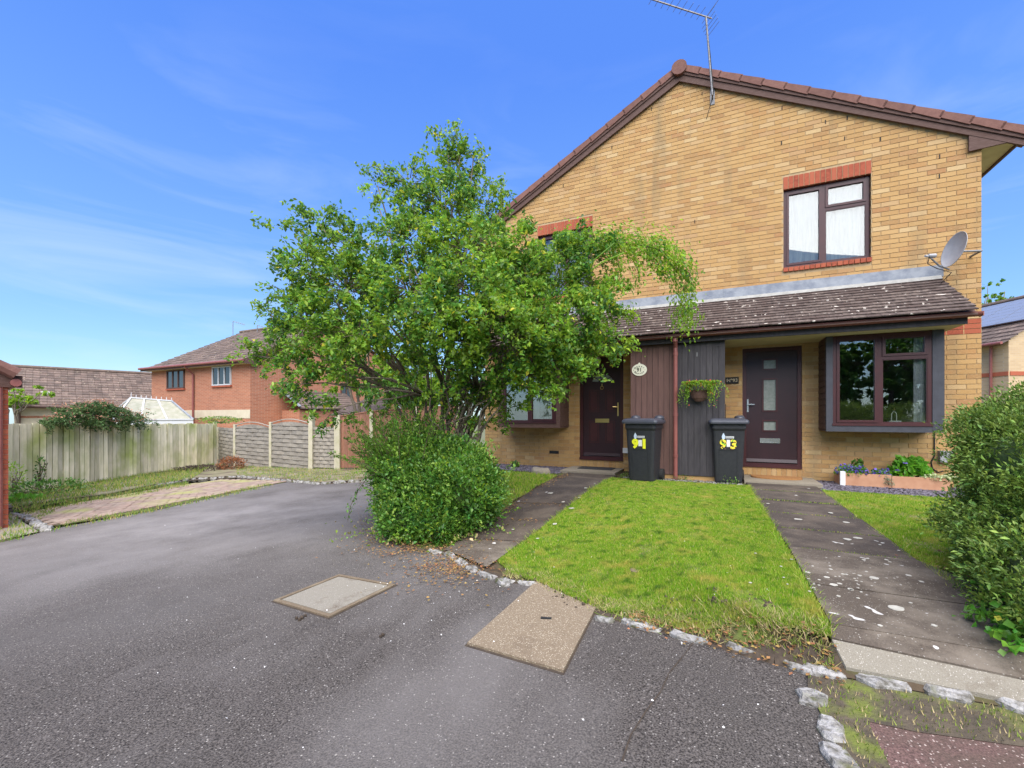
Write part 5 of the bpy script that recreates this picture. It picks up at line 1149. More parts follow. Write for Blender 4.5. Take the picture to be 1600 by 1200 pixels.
part('eaves_box_end', MB().prism([B+e*.26+fe*.45+Vector((0, 0, ZE-.30)), B+e*.26-fe*.3+Vector((0, 0, ZE-.30)), B+e*.26-fe*.3+Vector((0, 0, ZE+.1)), B+e*.26+fe*.45+Vector((0, 0, ZE-.12))], e*.03), m_barge, h2)
for (B0, B1) in (((B+e*.26+fe*.45), (B+e*.26-fe*5.5)),):
    part('bargeboard', MB().bar(B0+Vector((0, 0, ZE-.18)), B1+Vector((0, 0, ZE+3.0-.02)), .03, .22), m_barge, h2)
def onwall(px, py):   # point on the eaves wall plane
    r = ray(px, py); k = (A-Vector((0, 0, 0))).dot(fe)/Vector((r.x, r.y, 0)).dot(fe); return Vector((0, 0, CAM_Z))+r*k
p = onwall(304, 640); part('downpipe', MB().tube([(p.x+fe.x*.5, p.y+fe.y*.5, ZE-.2), (p.x+fe.x*.08, p.y+fe.y*.08, ZE-.6), (p.x+fe.x*.08, p.y+fe.y*.08, zg)], .05, 8), m_gutter, h2)
for (x0, x1, y0, y1, fm, mu, lb) in ((262, 289, 579, 607, m_barge, 2, 'dark-framed upstairs window'), (333, 362, 573, 602, m_wframe, 2, 'white-framed upstairs window')):
    c0, c1 = onwall(x0, (y0+y1)/2), onwall(x1, (y0+y1)/2); d_ = depth(c0); wall_window(h2, (c0+c1)/2+fe*.01, e, fe, (c1-c0).length-.06, (y1-y0)*d_/FPX-.06, fm, m_dpane, mu, lb)
part('stone_band', MB().obox(A+e*((B-A).length/2)+Vector((0, 0, CAM_Z+.10))+fe*.012, e*((B-A).length/2), fe*.006, Vector((0, 0, .22))), m_cream, h2)
# gable side windows and porch lean-to
pe = bk_; pn = e
c0 = B+bk_*6.2+pn*.02+Vector((0, 0, CAM_Z+1.6)); wall_window(h2, c0, pe, pn, .8, .9, m_barge, m_dpane, 1)
q0 = B+bk_*1.6; mb = MB()
for k in range(8):
    f0, f1 = k/8, (k+1)/8+.02; o0, o1 = pn*(1.6*(1-f0)+.05), pn*(1.6*(1-f1)+.05); z0_, z1_ = CAM_Z+.45+1.0*f0, CAM_Z+.41+1.0*f1
    mb.add([q0+o0+Vector((0, 0, z0_)), q0+bk_*4.5+o0+Vector((0, 0, z0_)), q0+bk_*4.5+o1+Vector((0, 0, z1_)), q0+o1+Vector((0, 0, z1_)), q0+o0+Vector((0, 0, z0_-.07)), q0+bk_*4.5+o0+Vector((0, 0, z0_-.07))], [(0, 1, 2, 3), (4, 5, 1, 0)])
part('porch_roof', mb, m_rooft, h2, kind='stuff'); part('verge_flashing', MB().bar(q0-bk_*.05+pn*1.7+Vector((0, 0, CAM_Z+.50)), q0-bk_*.05+pn*.05+Vector((0, 0, CAM_Z+1.50)), .12, .07), m_lead, h2)
part('porch_wall', MB().obox(q0+bk_*2.3+pn*.75+Vector((0, 0, -.3)), bk_*2.2, pn*.7, Vector((0, 0, 1.7))), m_redwall, h2)
fl = A+bk_*5.5+e*4.2; 
part('roof_vent', MB().tube([(fl.x, fl.y, ZE+2.9), (fl.x, fl.y, ZE+3.5)], .12, 8), m_metal, h2)
for (px, py, dd_, lab) in ((364, 502, 30.5, 'thin aerial on the ridge of the red brick house, leftmost'), (402, 508, 29.5, 'small aerial near the vent on the red brick house roof')):
    p = atd(px, py, dd_); ta = thing('roof_aerial', lab, 'tv aerial', (p.x, p.y, p.z-.9)); part('mast', MB().tube([(p.x, p.y, p.z-.95), p], .025, 6), m_metal, ta); part('boom', MB().tube([p, p+RT*.85-Vector((0, 0, .25))], .018, 6), m_metal, ta)
    for k in range(6): c = p+(RT*.85-Vector((0, 0, .25)))*(.15+k*.15); part('element', MB().tube([c-Vector((0, 0, .08)), c+Vector((0, 0, .08))], .008, 4), m_metal, ta)
# low house far left
A3 = atd(22, 632, 24.5); B3 = atd(262, 634, 29.5); A3 = Vector((A3.x, A3.y, 0)); B3 = Vector((B3.x, B3.y, 0)); e3 = (B3-A3).normalized(); b3 = Vector((-e3.y, e3.x, 0)); b3 = b3 if b3.dot(FW) > 0 else -b3
h3 = thing('low_tiled_house', 'low cream-walled house with brown tiled roof at far left', 'house', (A3+B3)/2)
Z3 = CAM_Z+19*25/FPX; walls(h3, A3, B3+e3*3, b3*8, -1.3, Z3, 2.3, m_cream); gable_roof(h3, A3, B3+e3*3, b3*8, Z3, 2.35, .4, m_rooft, rows=15)
part('gutter', MB().tube([A3-e3*.3-b3*.48+Vector((0, 0, Z3-.18)), B3-b3*.48+Vector((0, 0, Z3-.18))], .06, 8), m_barge, h3)
part('brick_band', MB().obox(A3+e3*4-b3*.01+Vector((0, 0, Z3-.75)), e3*4, b3*.01, Vector((0, 0, .06))), m_redwall, h3)
part('downpipe', MB().tube([A3+e3*.2-b3*.08+Vector((0, 0, Z3-.2)), A3+e3*.2-b3*.08+Vector((0, 0, -1.2))], .05, 6), m_barge, h3)
rv = atd(70, 616, 26.2); part('roof_vent', MB().box(rv.x-.2, rv.x+.2, rv.y-.15, rv.y+.15, rv.z-.1, rv.z+.16), m_plastic_w, h3)
# conservatory
cv = thing('conservatory', 'white-framed conservatory with pale panelled roof behind the picket fence', 'conservatory', atd(250, 690, 22))
R0, R1 = atd(205, 622, 22.5), atd(268, 627, 22.3); E0, E1, E2 = atd(178, 657, 20.5), atd(250, 661, 20.3), atd(302, 656, 21.5); Eb = atd(176, 645, 24)
def pl4(a, b, c_, d_=None): return [a, b, c_]+([d_] if d_ else [])
part('roof_panel', MB().prism(pl4(E0, E2, R1, R0), (0, 0, -.03)), m_brownw, cv); part('roof_panel', MB().prism(pl4(Eb, E0, R0), (0, 0, -.03)), m_brownw, cv)
for a, b in ((R0, R1), (E0, R0), (Eb, R0), (E0, E2), (E2, R1), (E0.lerp(E2, .33), R0.lerp(R1, .33)), (E0.lerp(E2, .66), R0.lerp(R1, .66)), (Eb, E0)):
    part('glazing_bar', MB().bar(a+Vector((0, 0, .03)), b+Vector((0, 0, .03)), .07, .06), m_wframe if (a, b) != (E2, R1) else m_lead, cv)
for k in range(9): p = R0.lerp(R1, k/8); part('finial', MB().lathe(p+Vector((0, 0, .04)), [(.025, 0), (.012, .05), (.022, .08), (.005, .16 if k else .28)], 8), m_wframe, cv)
cw = MB()
for a, b in ((Eb, E0), (E0, E2)): cw.add([a, b, Vector((b.x, b.y, -1.1)), Vector((a.x, a.y, -1.1))], [(0, 1, 2, 3)])
part('side_glazing', cw, m_wframe, cv)
# garage at left edge
G = atd(13, 843, 6.55); G = Vector((G.x, G.y, 0)); gb = (RT*-.79+FW*.613).normalized(); gf = (RT*-.613-FW*.79).normalized()   # back direction, front-face direction (to the left)
ga = thing('garage', 'red brick garage corner with curved brown tiles at the left edge', 'garage', G); gz0 = -.75; gz1 = 1.62
w = MB(); w.add([G+Vector((0, 0, gz0)), G+gf*3+Vector((0, 0, gz0)), G+gf*3+Vector((0, 0, gz1+1.3)), G+Vector((0, 0, gz1)), G+gb*5+Vector((0, 0, gz0)), G+gb*5+Vector((0, 0, gz1))], [(0, 1, 2, 3), (4, 0, 3, 5)]); part('wall', w, m_redwall, ga)
gn = (-gf).cross(Vector((0, 0, 1))); gn = gn if gn.dot(-FW) > 0 else -gn
GM = None
for r in range(32):
    for k in range(4):
        a = k*.225+(r % 2)*.1125-(.1125 if r % 2 else 0)+(.0 if k else 0); b = a+.215
        if r % 2 and k == 0: a, b = 0, .1
        elif r % 2: a, b = k*.225-.1125, k*.225+.1025
        c = G+gf*((a+b)/2)+Vector((0, 0, gz0+.0375+r*.075)); mb = MB().obox(c, gf*((b-a)/2), gn*.008, Vector((0, 0, .0325))); part('brick', mb, m_redbrick, ga)
part('downpipe', MB().tube([G+gf*.10+gn*.07+Vector((0, 0, gz1-.1)), G+gf*.10+gn*.07+Vector((0, 0, gz0))], .045, 10), m_gutter, ga)
eo = -gf*.07
part('gutter', MB().tube([G+eo+gn*.12+Vector((0, 0, gz1-.02)), G+eo+gb*5+Vector((0, 0, gz1-.02))], .06, 10), m_gutter, ga); part('fascia', MB().obox(G+gf*.0+gn*.03+Vector((0, 0, gz1+.0)), gf*.14, gn*.015, Vector((0, 0, .09))), m_barge, ga)
rs = (gf*.80+Vector((0, 0, .60))).normalized()
for k in range(14):
    p = G+eo*1.15+gn*.10+Vector((0, 0, gz1+.06))+rs*.30*k
    for j in range(3):
        q_ = p+gb*.3*j
        part('roof_tile', MB().tube([q_+rs*.0+Vector((0, 0, .05)), q_+rs*.34+Vector((0, 0, .02))], [.095, .075], 8), m_verge, ga)
dk = G+eo*1.1+gn*.1+Vector((0, 0, gz1+.03)); part('roof_slope', MB().prism([dk, dk+rs*4.2, dk+rs*4.2+gb*5.2, dk+gb*5.2], (0, 0, .02)), m_verge, ga)
# house at the right behind
A4 = atd(1562, 529, 17.5); A4 = Vector((A4.x, A4.y, 0)); ex = Vector((1, .05, 0)).normalized()
h4 = thing('buff_brick_house', 'buff brick house with solar panels seen past the right corner', 'house', A4)
eL = atd(1500, 538, 19.0); eR = atd(1576, 530, 17.2); eL = Vector((eL.x, eL.y, 0)); eR = Vector((eR.x, eR.y, 0)); Z4 = CAM_Z+118*17.5/FPX; e4 = (eR-eL).normalized(); b4 = Vector((-e4.y, e4.x, 0)); b4 = b4 if b4.dot(FW) > 0 else -b4
walls(h4, eL-e4*3, eR, b4*7.5, -.4, Z4, 2.3, m_bufwall); gable_roof(h4, eL-e4*3, eR-e4*.15, b4*7.5, Z4, 2.3, .35, m_rooft, rows=13)
part('gutter', MB().tube([eL-e4*3-b4*.42+Vector((0, 0, Z4-.16)), eR+e4*.1-b4*.42+Vector((0, 0, Z4-.16))], .06, 8), m_gutter, h4)
part('downpipe', MB().tube([eR-e4*.55-b4*.08+Vector((0, 0, Z4-.1)), eR-e4*.55-b4*.08+Vector((0, 0, -.3))], .05, 8), m_gutter, h4)
part('brick_band', MB().obox(eR-e4*3-b4*.012+Vector((0, 0, Z4-1.35)), e4*3, b4*.01, Vector((0, 0, .08))), m_redbrick, h4)
part('gable_band', MB().obox(eR+e4*.012+b4*3.75+Vector((0, 0, Z4-1.35)), b4*3.7, e4*.01, Vector((0, 0, .08))), m_redbrick, h4)
sv = (b4*3.75+Vector((0, 0, 2.3))).normalized(); sn = sv.cross(e4); sn = sn if sn.z > 0 else -sn
for k in range(4):
    c = eR-e4*(.95+k*1.05)+sv*2.75+sn*.12+Vector((0, 0, Z4)); o_ = part('solar_panel', MB().obox(c, e4*.51, sv*1.25, sn*.02), m_solar, h4); part('panel_frame', MB().obox(c-sn*.022, e4*.52, sv*1.27, sn*.012), m_barge, o_)
    for j in range(7): part('cell_line', MB().obox(c+sn*.022+sv*(-1.1+j*.366), e4*.50, sv*.006, sn*.002), m_lead, o_)
bc = eR-e4*2.9-b4*.35
part('bay', MB().obox(bc+Vector((0, 0, Z4/2-.3)), e4*.85, b4*.35, Vector((0, 0, Z4/2))), m_barge, h4); part('bay_roof', MB().prism([bc-e4*.95-b4*.45+Vector((0, 0, Z4-.3)), bc+e4*.95-b4*.45+Vector((0, 0, Z4-.3)), bc+Vector((0, 0, Z4+.45))-b4*.3], b4*.9), m_verge, h4)
for zc in (Z4-.85, Z4-2.85): wall_window(h4, bc+e4*.35-b4*.36+Vector((0, 0, zc)), e4, -b4, .7, .8, m_wframe, mat('pale_blind', (.6, .62, .64), rough=.5), 0)
# shed roof glimpse behind brown fence
sr = atd(560, 640, 18); sh = thing('shed', 'brown tiled outbuilding roof glimpsed over the brown fence', 'shed', (sr.x, sr.y, -.6)); part('roof', MB().prism([sr+Vector((-1.6, 0, -.2)), sr+Vector((1.6, -.4, -.2)), sr+Vector((1.0, 1, .5)), sr+Vector((-1.0, 1.4, .5))], (0, 0, -.06)), m_rooft, sh); part('wall', MB().box(sr.x-1.2, sr.x+1.2, sr.y+.2, sr.y+2, -.7, sr.z-.1), m_redwall, sh)

# ------------------------------------------------------------------ vegetation
def branch_path(a, b, sag=.0, n=6, wob=.04):
    a, b = Vector(a), Vector(b); out = []
    for k in range(n+1):
        f = k/n; p = a.lerp(b, f); p.z += sag*sin(pi*f); p += Vector((random.gauss(0, wob), random.gauss(0, wob), random.gauss(0, wob*.6)))*sin(pi*f); out.append(p)
    return out
def blob_tree(name, label, cat, base, blobs, nleaf, size, leafm, mains, r0=.05, group=None, sprig=24, yellow=0, young=0):
    """blobs: (centre Vector, radii xyz, weight)"""
    t = thing(name, label, cat, base, group); tot = sum(b[1][0]*b[1][1]*b[1][2]*b[2] for b in blobs)**1
    P_all, D_all = [], []; tw_ = MB(); st = MB(); nodes = []
    base = Vector(base)
    for bi, (c, rad, wt) in enumerate(blobs):
        k = max(2, int(nleaf/sprig*(rad[0]*rad[1]*rad[2]*wt)/tot))
        if mains:
            src = min(mains, key=lambda m__: (m__[-1]-c).length)
            q_ = src[min(len(src)-1, max(2, int(len(src)*.6)))]; bp = branch_path(q_, c, .06, 5, .05); st.tube(bp, [r0*.42*(1-.75*i/5)+.004 for i in range(6)], 6)
        for s_ in range(k):
            v = rng.normal(0, 1, 3); v /= np.linalg.norm(v); rr_ = rng.uniform(.25, 1)**.45
            pc = np.array(c)+v*np.array(rad)*rr_
            dv = v*np.array([1, 1, .7])+np.array([0, 0, -.25]); 
            if rng.uniform() < .5:
                a_ = Vector(c).lerp(Vector(pc), .25); tw_.tube([a_, a_.lerp(Vector(pc), .55)+Vector((0, 0, .03)), Vector(pc)], [.006, .004, .002], 4, cap=False)
            L_ = rng.uniform(.10, .22); dn_ = dv/np.linalg.norm(dv); n_ = int(sprig*rng.uniform(.5, 1.4))
            f = rng.uniform(-.5, .6, n_)[:, None]; pts = pc+dn_*f*L_*1.15+rng.normal(0, .034, (n_, 3)); P_all.append(pts); D_all.append(np.tile(dn_*.6, (n_, 1))+rng.normal(0, .5, (n_, 3)))
    P_all = np.concatenate(P_all); D_all = np.concatenate(D_all)
    cr = leaves('crown', P_all, D_all, size, leafm, t)
    if yellow: ix = rng.choice(len(P_all), yellow); leaves('yellow_leaves', P_all[ix]+rng.normal(0, .02, (yellow, 3)), D_all[ix], size*1.15, m_yel, t)
    if young: ix = rng.choice(len(P_all), young); leaves('young_leaves', P_all[ix]+rng.normal(0, .03, (young, 3)), D_all[ix], size, m_leafy, t)
    for m__ in mains: st.tube(m__, [r0*(1-.78*i/(len(m__)-1)) for i in range(len(m__))], 7)
    part('trunk', st, m_bark, t, smooth=True); part('twigs', tw_, m_twig, t, kind='stuff'); return t
B0 = Vector((-3.75, 5.75, -.15))
def tp(px, py, d): return atd(px, py, d)
ST = [((640, 590), (560, 470), 5.7), ((600, 600), (450, 540), 5.5), ((668, 560), (600, 330), 6.0), ((700, 560), (700, 300), 6.2), ((712, 570), (718, 225), 6.3), ((735, 570), (790, 380), 6.4), ((752, 600), (850, 450), 6.0), ((775, 590), (900, 420), 6.1),
      ((690, 600), (650, 420), 5.4), ((725, 600), (760, 480), 5.4), ((660, 620), (520, 600), 5.8), ((785, 590), (890, 500), 6.3)]
mains = []
for i, ((mx, my), (tx, ty), d_) in enumerate(ST):
    b = B0+Vector((random.uniform(-.22, .22), random.uniform(-.18, .18), 0)); m_ = tp(mx+random.gauss(0, 10), my+random.gauss(0, 8), (d_+6.4)/2); t_ = tp(tx, ty, d_)
    P_ = [b+Vector((0, 0, 0))]
    lowx = 690+(mx-690)*.45; l_ = tp(lowx, 690, 6.4); P_ += [b.lerp(l_, .6), l_, l_.lerp(m_, .5), m_, m_.lerp(t_, .35)+Vector((0, 0, .05)), m_.lerp(t_, .7)+Vector((0, 0, .04)), t_]
    mains.append([p+Vector((random.gauss(0, .035), random.gauss(0, .035), 0)) for p in P_])
BL = [(715, 262, 26, 55, 6.3, .9), (700, 222, 14, 20, 6.3, .7), (740, 245, 14, 25, 6.3, .6), (640, 285, 50, 38, 6.2, .55), (590, 290, 32, 34, 6.1, .4), (690, 320, 70, 50, 6.1, .8), (755, 325, 45, 45, 6.4, .7), (785, 305, 10, 26, 6.5, .4),
      (500, 350, 55, 24, 5.9, .55), (462, 372, 32, 32, 5.8, .5), (480, 425, 48, 45, 5.7, .8), (550, 390, 50, 45, 5.9, .7), (455, 460, 30, 35, 5.6, .6), (630, 380, 65, 50, 5.7, .9), (730, 390, 75, 55, 5.6, 1), (800, 395, 50, 50, 5.9, 1),
      (540, 450, 65, 50, 5.6, 1), (640, 450, 70, 50, 5.3, 1), (740, 460, 80, 60, 5.2, 1.2), (825, 450, 60, 60, 5.6, 1.1), (870, 410, 45, 40, 5.9, .9), (480, 500, 60, 45, 5.5, 1), (420, 490, 22, 28, 5.6, .5), (560, 520, 70, 40, 5.3, .9),
      (430, 555, 45, 36, 5.4, .9), (395, 555, 18, 20, 5.4, .5), (500, 560, 50, 34, 5.3, .8), (470, 600, 38, 28, 5.3, .8), (520, 640, 20, 34, 5.3, .7), (570, 590, 34, 24, 5.4, .4), (620, 540, 50, 30, 5.5, .3), (700, 530, 75, 45, 5.2, 1.1), (790, 530, 75, 50, 5.2, 1.2),
      (860, 510, 65, 55, 5.5, 1.2), (910, 500, 50, 50, 5.7, 1.1), (945, 480, 30, 38, 5.9, .8), (930, 540, 40, 28, 5.7, .9), (880, 580, 50, 32, 5.6, 1.1), (820, 590, 50, 28, 5.6, .8), (755, 580, 40, 20, 5.5, .5), (845, 610, 34, 20, 5.6, .6), (905, 580, 30, 22, 5.7, .7), (790, 600, 30, 18, 5.5, .5),
      (900, 380, 34, 30, 6.0, .8), (930, 400, 34, 26, 6.0, .8), (915, 440, 34, 34, 6.0, .8), (955, 375, 22, 22, 6.1, .8), (770, 500, 60, 40, 4.95, 1), (680, 490, 55, 36, 4.95, .9), (600, 612, 26, 18, 5.5, .25), (690, 420, 55, 40, 6.6, .9), (790, 450, 60, 50, 6.6, 1), (560, 470, 50, 40, 6.4, .7), (850, 540, 50, 40, 6.3, .9), (640, 650, 50, 35, 6.2, .4), (735, 640, 60, 40, 6.2, .4), (690, 610, 70, 30, 5.7, .35), (790, 640, 30, 25, 6.2, .4), (560, 520, 60, 40, 5.9, .6), (700, 575, 80, 30, 5.5, .4)]
blobs = [(tp(x, y, d_), (rx*d_/FPX, .42, ry*d_/FPX), w_/(1+.0)) for x, y, rx, ry, d_, w_ in BL]
tree = blob_tree('spreading_tree', 'many-stemmed leafy tree with arching sprays, before the left half of the house', 'tree', B0, blobs, 66000, .061, m_leaf, mains, r0=.036, yellow=900, young=21000, sprig=34)
# arching spray to the right, hanging in front of the lean-to
ar = [(880, 395), (935, 378), (985, 380), (1025, 388), (1052, 405), (1066, 440), (1072, 480), (1069, 512)]; AP = [tp(x, y, 6.1) for x, y in ar]
P_, Dd = [], []; amb = MB()
def spray(pts, spread, n, dens=None):
    for i in range(len(pts)-1):
        a, b = pts[i], pts[i+1]
        for k in range(n):
            p = a.lerp(b, random.random()); P_.append(tuple(p+Vector((random.gauss(0, spread), random.gauss(0, spread), random.gauss(-.02, spread))))); Dd.append(tuple((b-a).normalized()+Vector((0, 0, -.5))))
spray(AP, .095, 300); spray(AP[:5], .15, 260); part('arching_stem', MB().tube(AP, [.012-.0012*i for i in range(8)], 6), m_twig, tree)
for pts in ([(985, 385), (995, 410), (1000, 445)], [(1010, 388), (1030, 420), (1040, 425)], [(960, 380), (968, 420), (962, 440)], [(935, 470), (975, 440), (985, 445)], [(940, 500), (985, 480), (990, 500)], [(1052, 405), (1075, 420), (1082, 445)], [(960, 560), (975, 520), (990, 545)]):
    q_ = [tp(x, y, 6.0) for x, y in pts]; spray(q_, .055, 80); part('arching_stem', MB().tube(q_, .004, 5), m_twig, tree)
for pts in ([(840, 500), (880, 450), (930, 405), (960, 380)], [(860, 480), (900, 440), (940, 410), (975, 395)]): part('arching_stem', MB().tube([tp(x, y, 5.75) for x, y in pts], .010, 6), m_leafy, tree)
for pts in ([(785, 330), (782, 300), (787, 278)], [(440, 350), (455, 345), (470, 352)], [(715, 230), (712, 200), (716, 192)], [(400, 500), (410, 485), (430, 480)], [(690, 250), (684, 215), (690, 200)], [(748, 260), (752, 235), (745, 222)], [(600, 275), (590, 258), (575, 262)], [(480, 345), (490, 335), (505, 338)]):
    q_ = [tp(x, y, 6.1) for x, y in pts]; spray(q_, .035, 26); part('arching_stem', MB().tube(q_, .004, 5), m_twig, tree)
leaves('arching_spray', P_, Dd, .052, m_leafy, tree); ix = rng.choice(len(P_), 900); leaves('crown', np.array(P_)[ix]+rng.normal(0, .04, (900, 3)), np.array(Dd)[ix], .05, m_leaf, tree)
for k in range(22):     # bare lower stems and crossing branches
    x0 = random.uniform(672, 735); x1 = x0+random.uniform(-70, 110); y1 = random.uniform(520, 620); q_ = branch_path(tp(x0, 735, 6.1+random.uniform(-.3, .3)), tp(x1, y1, 6.0+random.uniform(-.5, .4)), .05, 7, .06)
    part('stem', MB().tube(q_, [.016*(1-.09*i)*random.uniform(.8, 1.4) for i in range(8)], 5), m_bark, tree)
def shell_bush(t, cs, n, size, m_, core=True, w=.5, pm=.16, up=.35, clump=0, csig=.05):
    """foliage over the surface of several ellipsoids; (centre, radii)"""
    P, Dn = [], []; vol = sum(r[0]*r[2]+r[1]*r[2] for _, r in cs)
    for c, r in cs:
        k = int(n*(r[0]*r[2]+r[1]*r[2])/vol/(clump or 1)); v = rng.normal(0, 1, (k, 3)); v /= np.linalg.norm(v, axis=1, keepdims=True)
        lump = 1+.13*np.sin(v[:, 0]*9+c[0]*5)*np.sin(v[:, 2]*8+1)+.08*np.sin(v[:, 1]*13+c[1])
        p = np.array(c)+v*np.array(r)*(lump*(1-np.abs(rng.normal(0, pm, k))))[:, None]; 
        if clump:
            p = np.repeat(p, clump, 0); v = np.repeat(v, clump, 0); jj = rng.normal(0, csig, p.shape); p = p+jj+v*rng.uniform(-.5, 1.3, (len(p), 1))*csig; v = v*.6+jj/csig*.6
        P.append(p); Dn.append(v+np.array([0, 0, .4]))
    P = np.concatenate(P); Dn = np.concatenate(Dn); keep = np.ones(len(P), bool)
    for c, r in cs: keep &= (((P-np.array(c))/np.array(r))**2).sum(1) > .42
    P, Dn = P[keep], Dn[keep]; fl_ = leaves('foliage', P, Dn, size, m_, t, w=w, up=up)
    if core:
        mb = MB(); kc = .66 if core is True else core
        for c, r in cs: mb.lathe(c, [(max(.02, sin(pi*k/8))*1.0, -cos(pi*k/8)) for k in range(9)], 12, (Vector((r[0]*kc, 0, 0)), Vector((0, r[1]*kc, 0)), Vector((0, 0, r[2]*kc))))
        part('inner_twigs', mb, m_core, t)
    return P, Dn
# front bush under the tree
bc_ = tp(690, 770, 5.2)
bt = thing('evergreen_bush', 'dense rounded glossy green bush at the foot of the tree', 'bush', (bc_.x, bc_.y, -.28))
zc = .18
cs = [((bc_.x, bc_.y, .14), (.54, .5, .44)), (tuple(tp(645, 765, 5.3)), (.40, .45, .38)), (tuple(tp(728, 775, 5.0)), (.36, .42, .40)), (tuple(tp(682, 822, 4.85)), (.36, .32, .26)), (tuple(tp(730, 735, 5.4)), (.34, .35, .24)), (tuple(tp(640, 812, 4.95)), (.30, .3, .26)), (tuple(tp(655, 735, 5.4)), (.30, .35, .24)), (tuple(tp(606, 735, 5.5)), (.20, .3, .18)), (tuple(tp(758, 765, 5.2)), (.18, .2, .22)), (tuple(tp(700, 712, 5.5)), (.30, .3, .22)), (tuple(tp(648, 712, 5.6)), (.30, .3, .22))]
P, Dn = shell_bush(bt, cs, 70000, .046, m_bush, w=.6, core=.60, clump=34, csig=.045, pm=.20)
ix = rng.choice(len(P)//34-2, 150)*34; ix = (ix[:, None]+np.arange(24)[None]).ravel(); leaves('young_leaves', P[ix]+rng.normal(0, .01, (len(ix), 3))+Dn[ix]*.01, Dn[ix], .042, m_leafy, bt)
for k in range(420):
    i = rng.integers(len(P)); p0 = P[i]; d0 = Dn[i]/np.linalg.norm(Dn[i])+rng.normal(0, .3, 3)+np.array([0, 0, .25]); L_ = rng.uniform(.08, .30); n_ = 16; f_ = np.linspace(0, 1, n_)[:, None]
    if k == 0: SP, SD = [], []
    SP.append(p0+d0*L_*f_+rng.normal(0, .010, (n_, 3))); SD.append(np.tile(d0, (n_, 1))+rng.normal(0, .6, (n_, 3)))
leaves('shoots', np.concatenate(SP), np.concatenate(SD), .040, mat('pale_bush_leaf', (.20, .32, .045), (.13, .26, .03), 5, .45, rnd=.3, trans=.3, hue=.02), bt)
low = [ong(670+random.gauss(0, 55), 838+random.gauss(0, 9))+Vector((0, 0, random.uniform(.02, .12))) for _ in range(900)]; leaves('ground_shoots', [tuple(p) for p in low], np.tile([0, -.3, .7], (900, 1)), .045, m_weed0, bt)['kind'] = 'stuff'
# feathery yellow-green shrub on the left of the bush
ft = thing('feathery_shrub', 'feathery yellow-green conifer shrub rising left of the glossy bush', 'shrub', tuple(tp(620, 800, 5.7)))
P_, Dd = [], []; fm_ = MB()
for k in range(120):
    b = tp(632+random.gauss(0, 18), 765, 5.55+random.gauss(0, .12)); a = random.uniform(-1.1, .5); L_ = random.uniform(.7, 1.3)*(1-.22*abs(a)); e_ = b+RT*(sin(a)*L_*.85)+FW*random.gauss(0, .25)+Vector((0, 0, cos(a)*L_)); mid_ = b.lerp(e_, .5)+Vector((0, 0, .08)); pts = [b, mid_, e_]; fm_.tube(pts, [.006, .004, .002], 4, cap=False)
    for i in range(120):
        f = random.uniform(.15, 1); p = (b.lerp(mid_, f*2) if f < .5 else mid_.lerp(e_, f*2-1)); sp_ = .06*(1.15-f); P_.append((p.x+random.gauss(0, sp_), p.y+random.gauss(0, sp_), p.z+random.gauss(0, sp_))); Dd.append(tuple((e_-b).normalized()))
leaves('foliage', P_, Dd, .040, mat('feathery_leaf', (.13, .26, .025), (.085, .20, .02), 3, .5, rnd=.35, trans=.4, hue=.02), ft, w=.3); part('stem', fm_, m_twig, ft)
dr_ = MB(); q_ = [tp(x, y, 5.2) for x, y in [(600, 735), (575, 745), (560, 765), (548, 790), (543, 815)]]; dr_.tube(q_, [.006, .005, .004, .003, .002], 5); part('drooping_stem', dr_, m_twig, ft)
P_, Dd = [], []
for i in range(4): 
    for k in range(18): p = q_[i].lerp(q_[i+1], random.random()); P_.append(tuple(p+Vector((random.gauss(0, .02), random.gauss(0, .02), random.gauss(0, .02))))); Dd.append((0, 0, -1))
leaves('drooping_leaves', P_, Dd, .04, m_bush, ft)
# yew hedge at right
hg = thing('yew_hedge', 'big rounded clipped yew hedge at the right edge beside the path', 'hedge', (2.35, 3.8, 0))
cs = [((2.42, 3.95, .62), (.84, .85, .72)), ((1.98, 3.55, .42), (.62, .75, .50)), ((2.9, 3.5, .66), (.80, .8, .70)), ((2.15, 4.1, .80), (.56, .6, .46)), ((2.05, 2.95, .38), (.58, .45, .46)), ((2.5, 2.8, .55), (.6, .5, .55)), ((1.92, 3.9, .34), (.42, .6, .42)), ((2.0, 4.35, .95), (.36, .4, .26)), ((1.60, 3.0, .25), (.38, .4, .36)), ((1.72, 3.45, .32), (.36, .42, .38)), ((1.80, 3.75, .75), (.34, .5, .36)), ((2.2, 3.4, .75), (.55, .6, .45)), ((3.4, 4.2, .6), (.9, .8, .7))]
P, Dn = shell_bush(hg, cs, 260000, .031, m_yew, w=.42, pm=.05, core=.76, clump=40, csig=.034)
P_, Dd = [], []
for k in range(360):        # sprays that stick out
    i = rng.integers(len(P)); p0 = P[i]; d0 = Dn[i]/np.linalg.norm(Dn[i])+rng.normal(0, .35, 3); L_ = rng.uniform(.04, .10)
    for j in range(16): f = j/15; P_.append(p0+d0*L_*f+rng.normal(0, .006, 3)); Dd.append(d0+rng.normal(0, .6, 3))
leaves('shoots', P_, Dd, .020, mat('young_yew_needle', (.24, .32, .08), (.17, .26, .06), 6, .5, rnd=.3, trans=.3), hg, w=.3)
ix = rng.choice(len(P), 46); leaves('brown_tips', P[ix], Dn[ix], .035, m_litter, hg)
bw = thing('bindweed', 'bright green broad-leaved bindweed at the foot of the hedge', 'climbing plant', (1.75, 3.0, 0)); P_, Dd = [], []
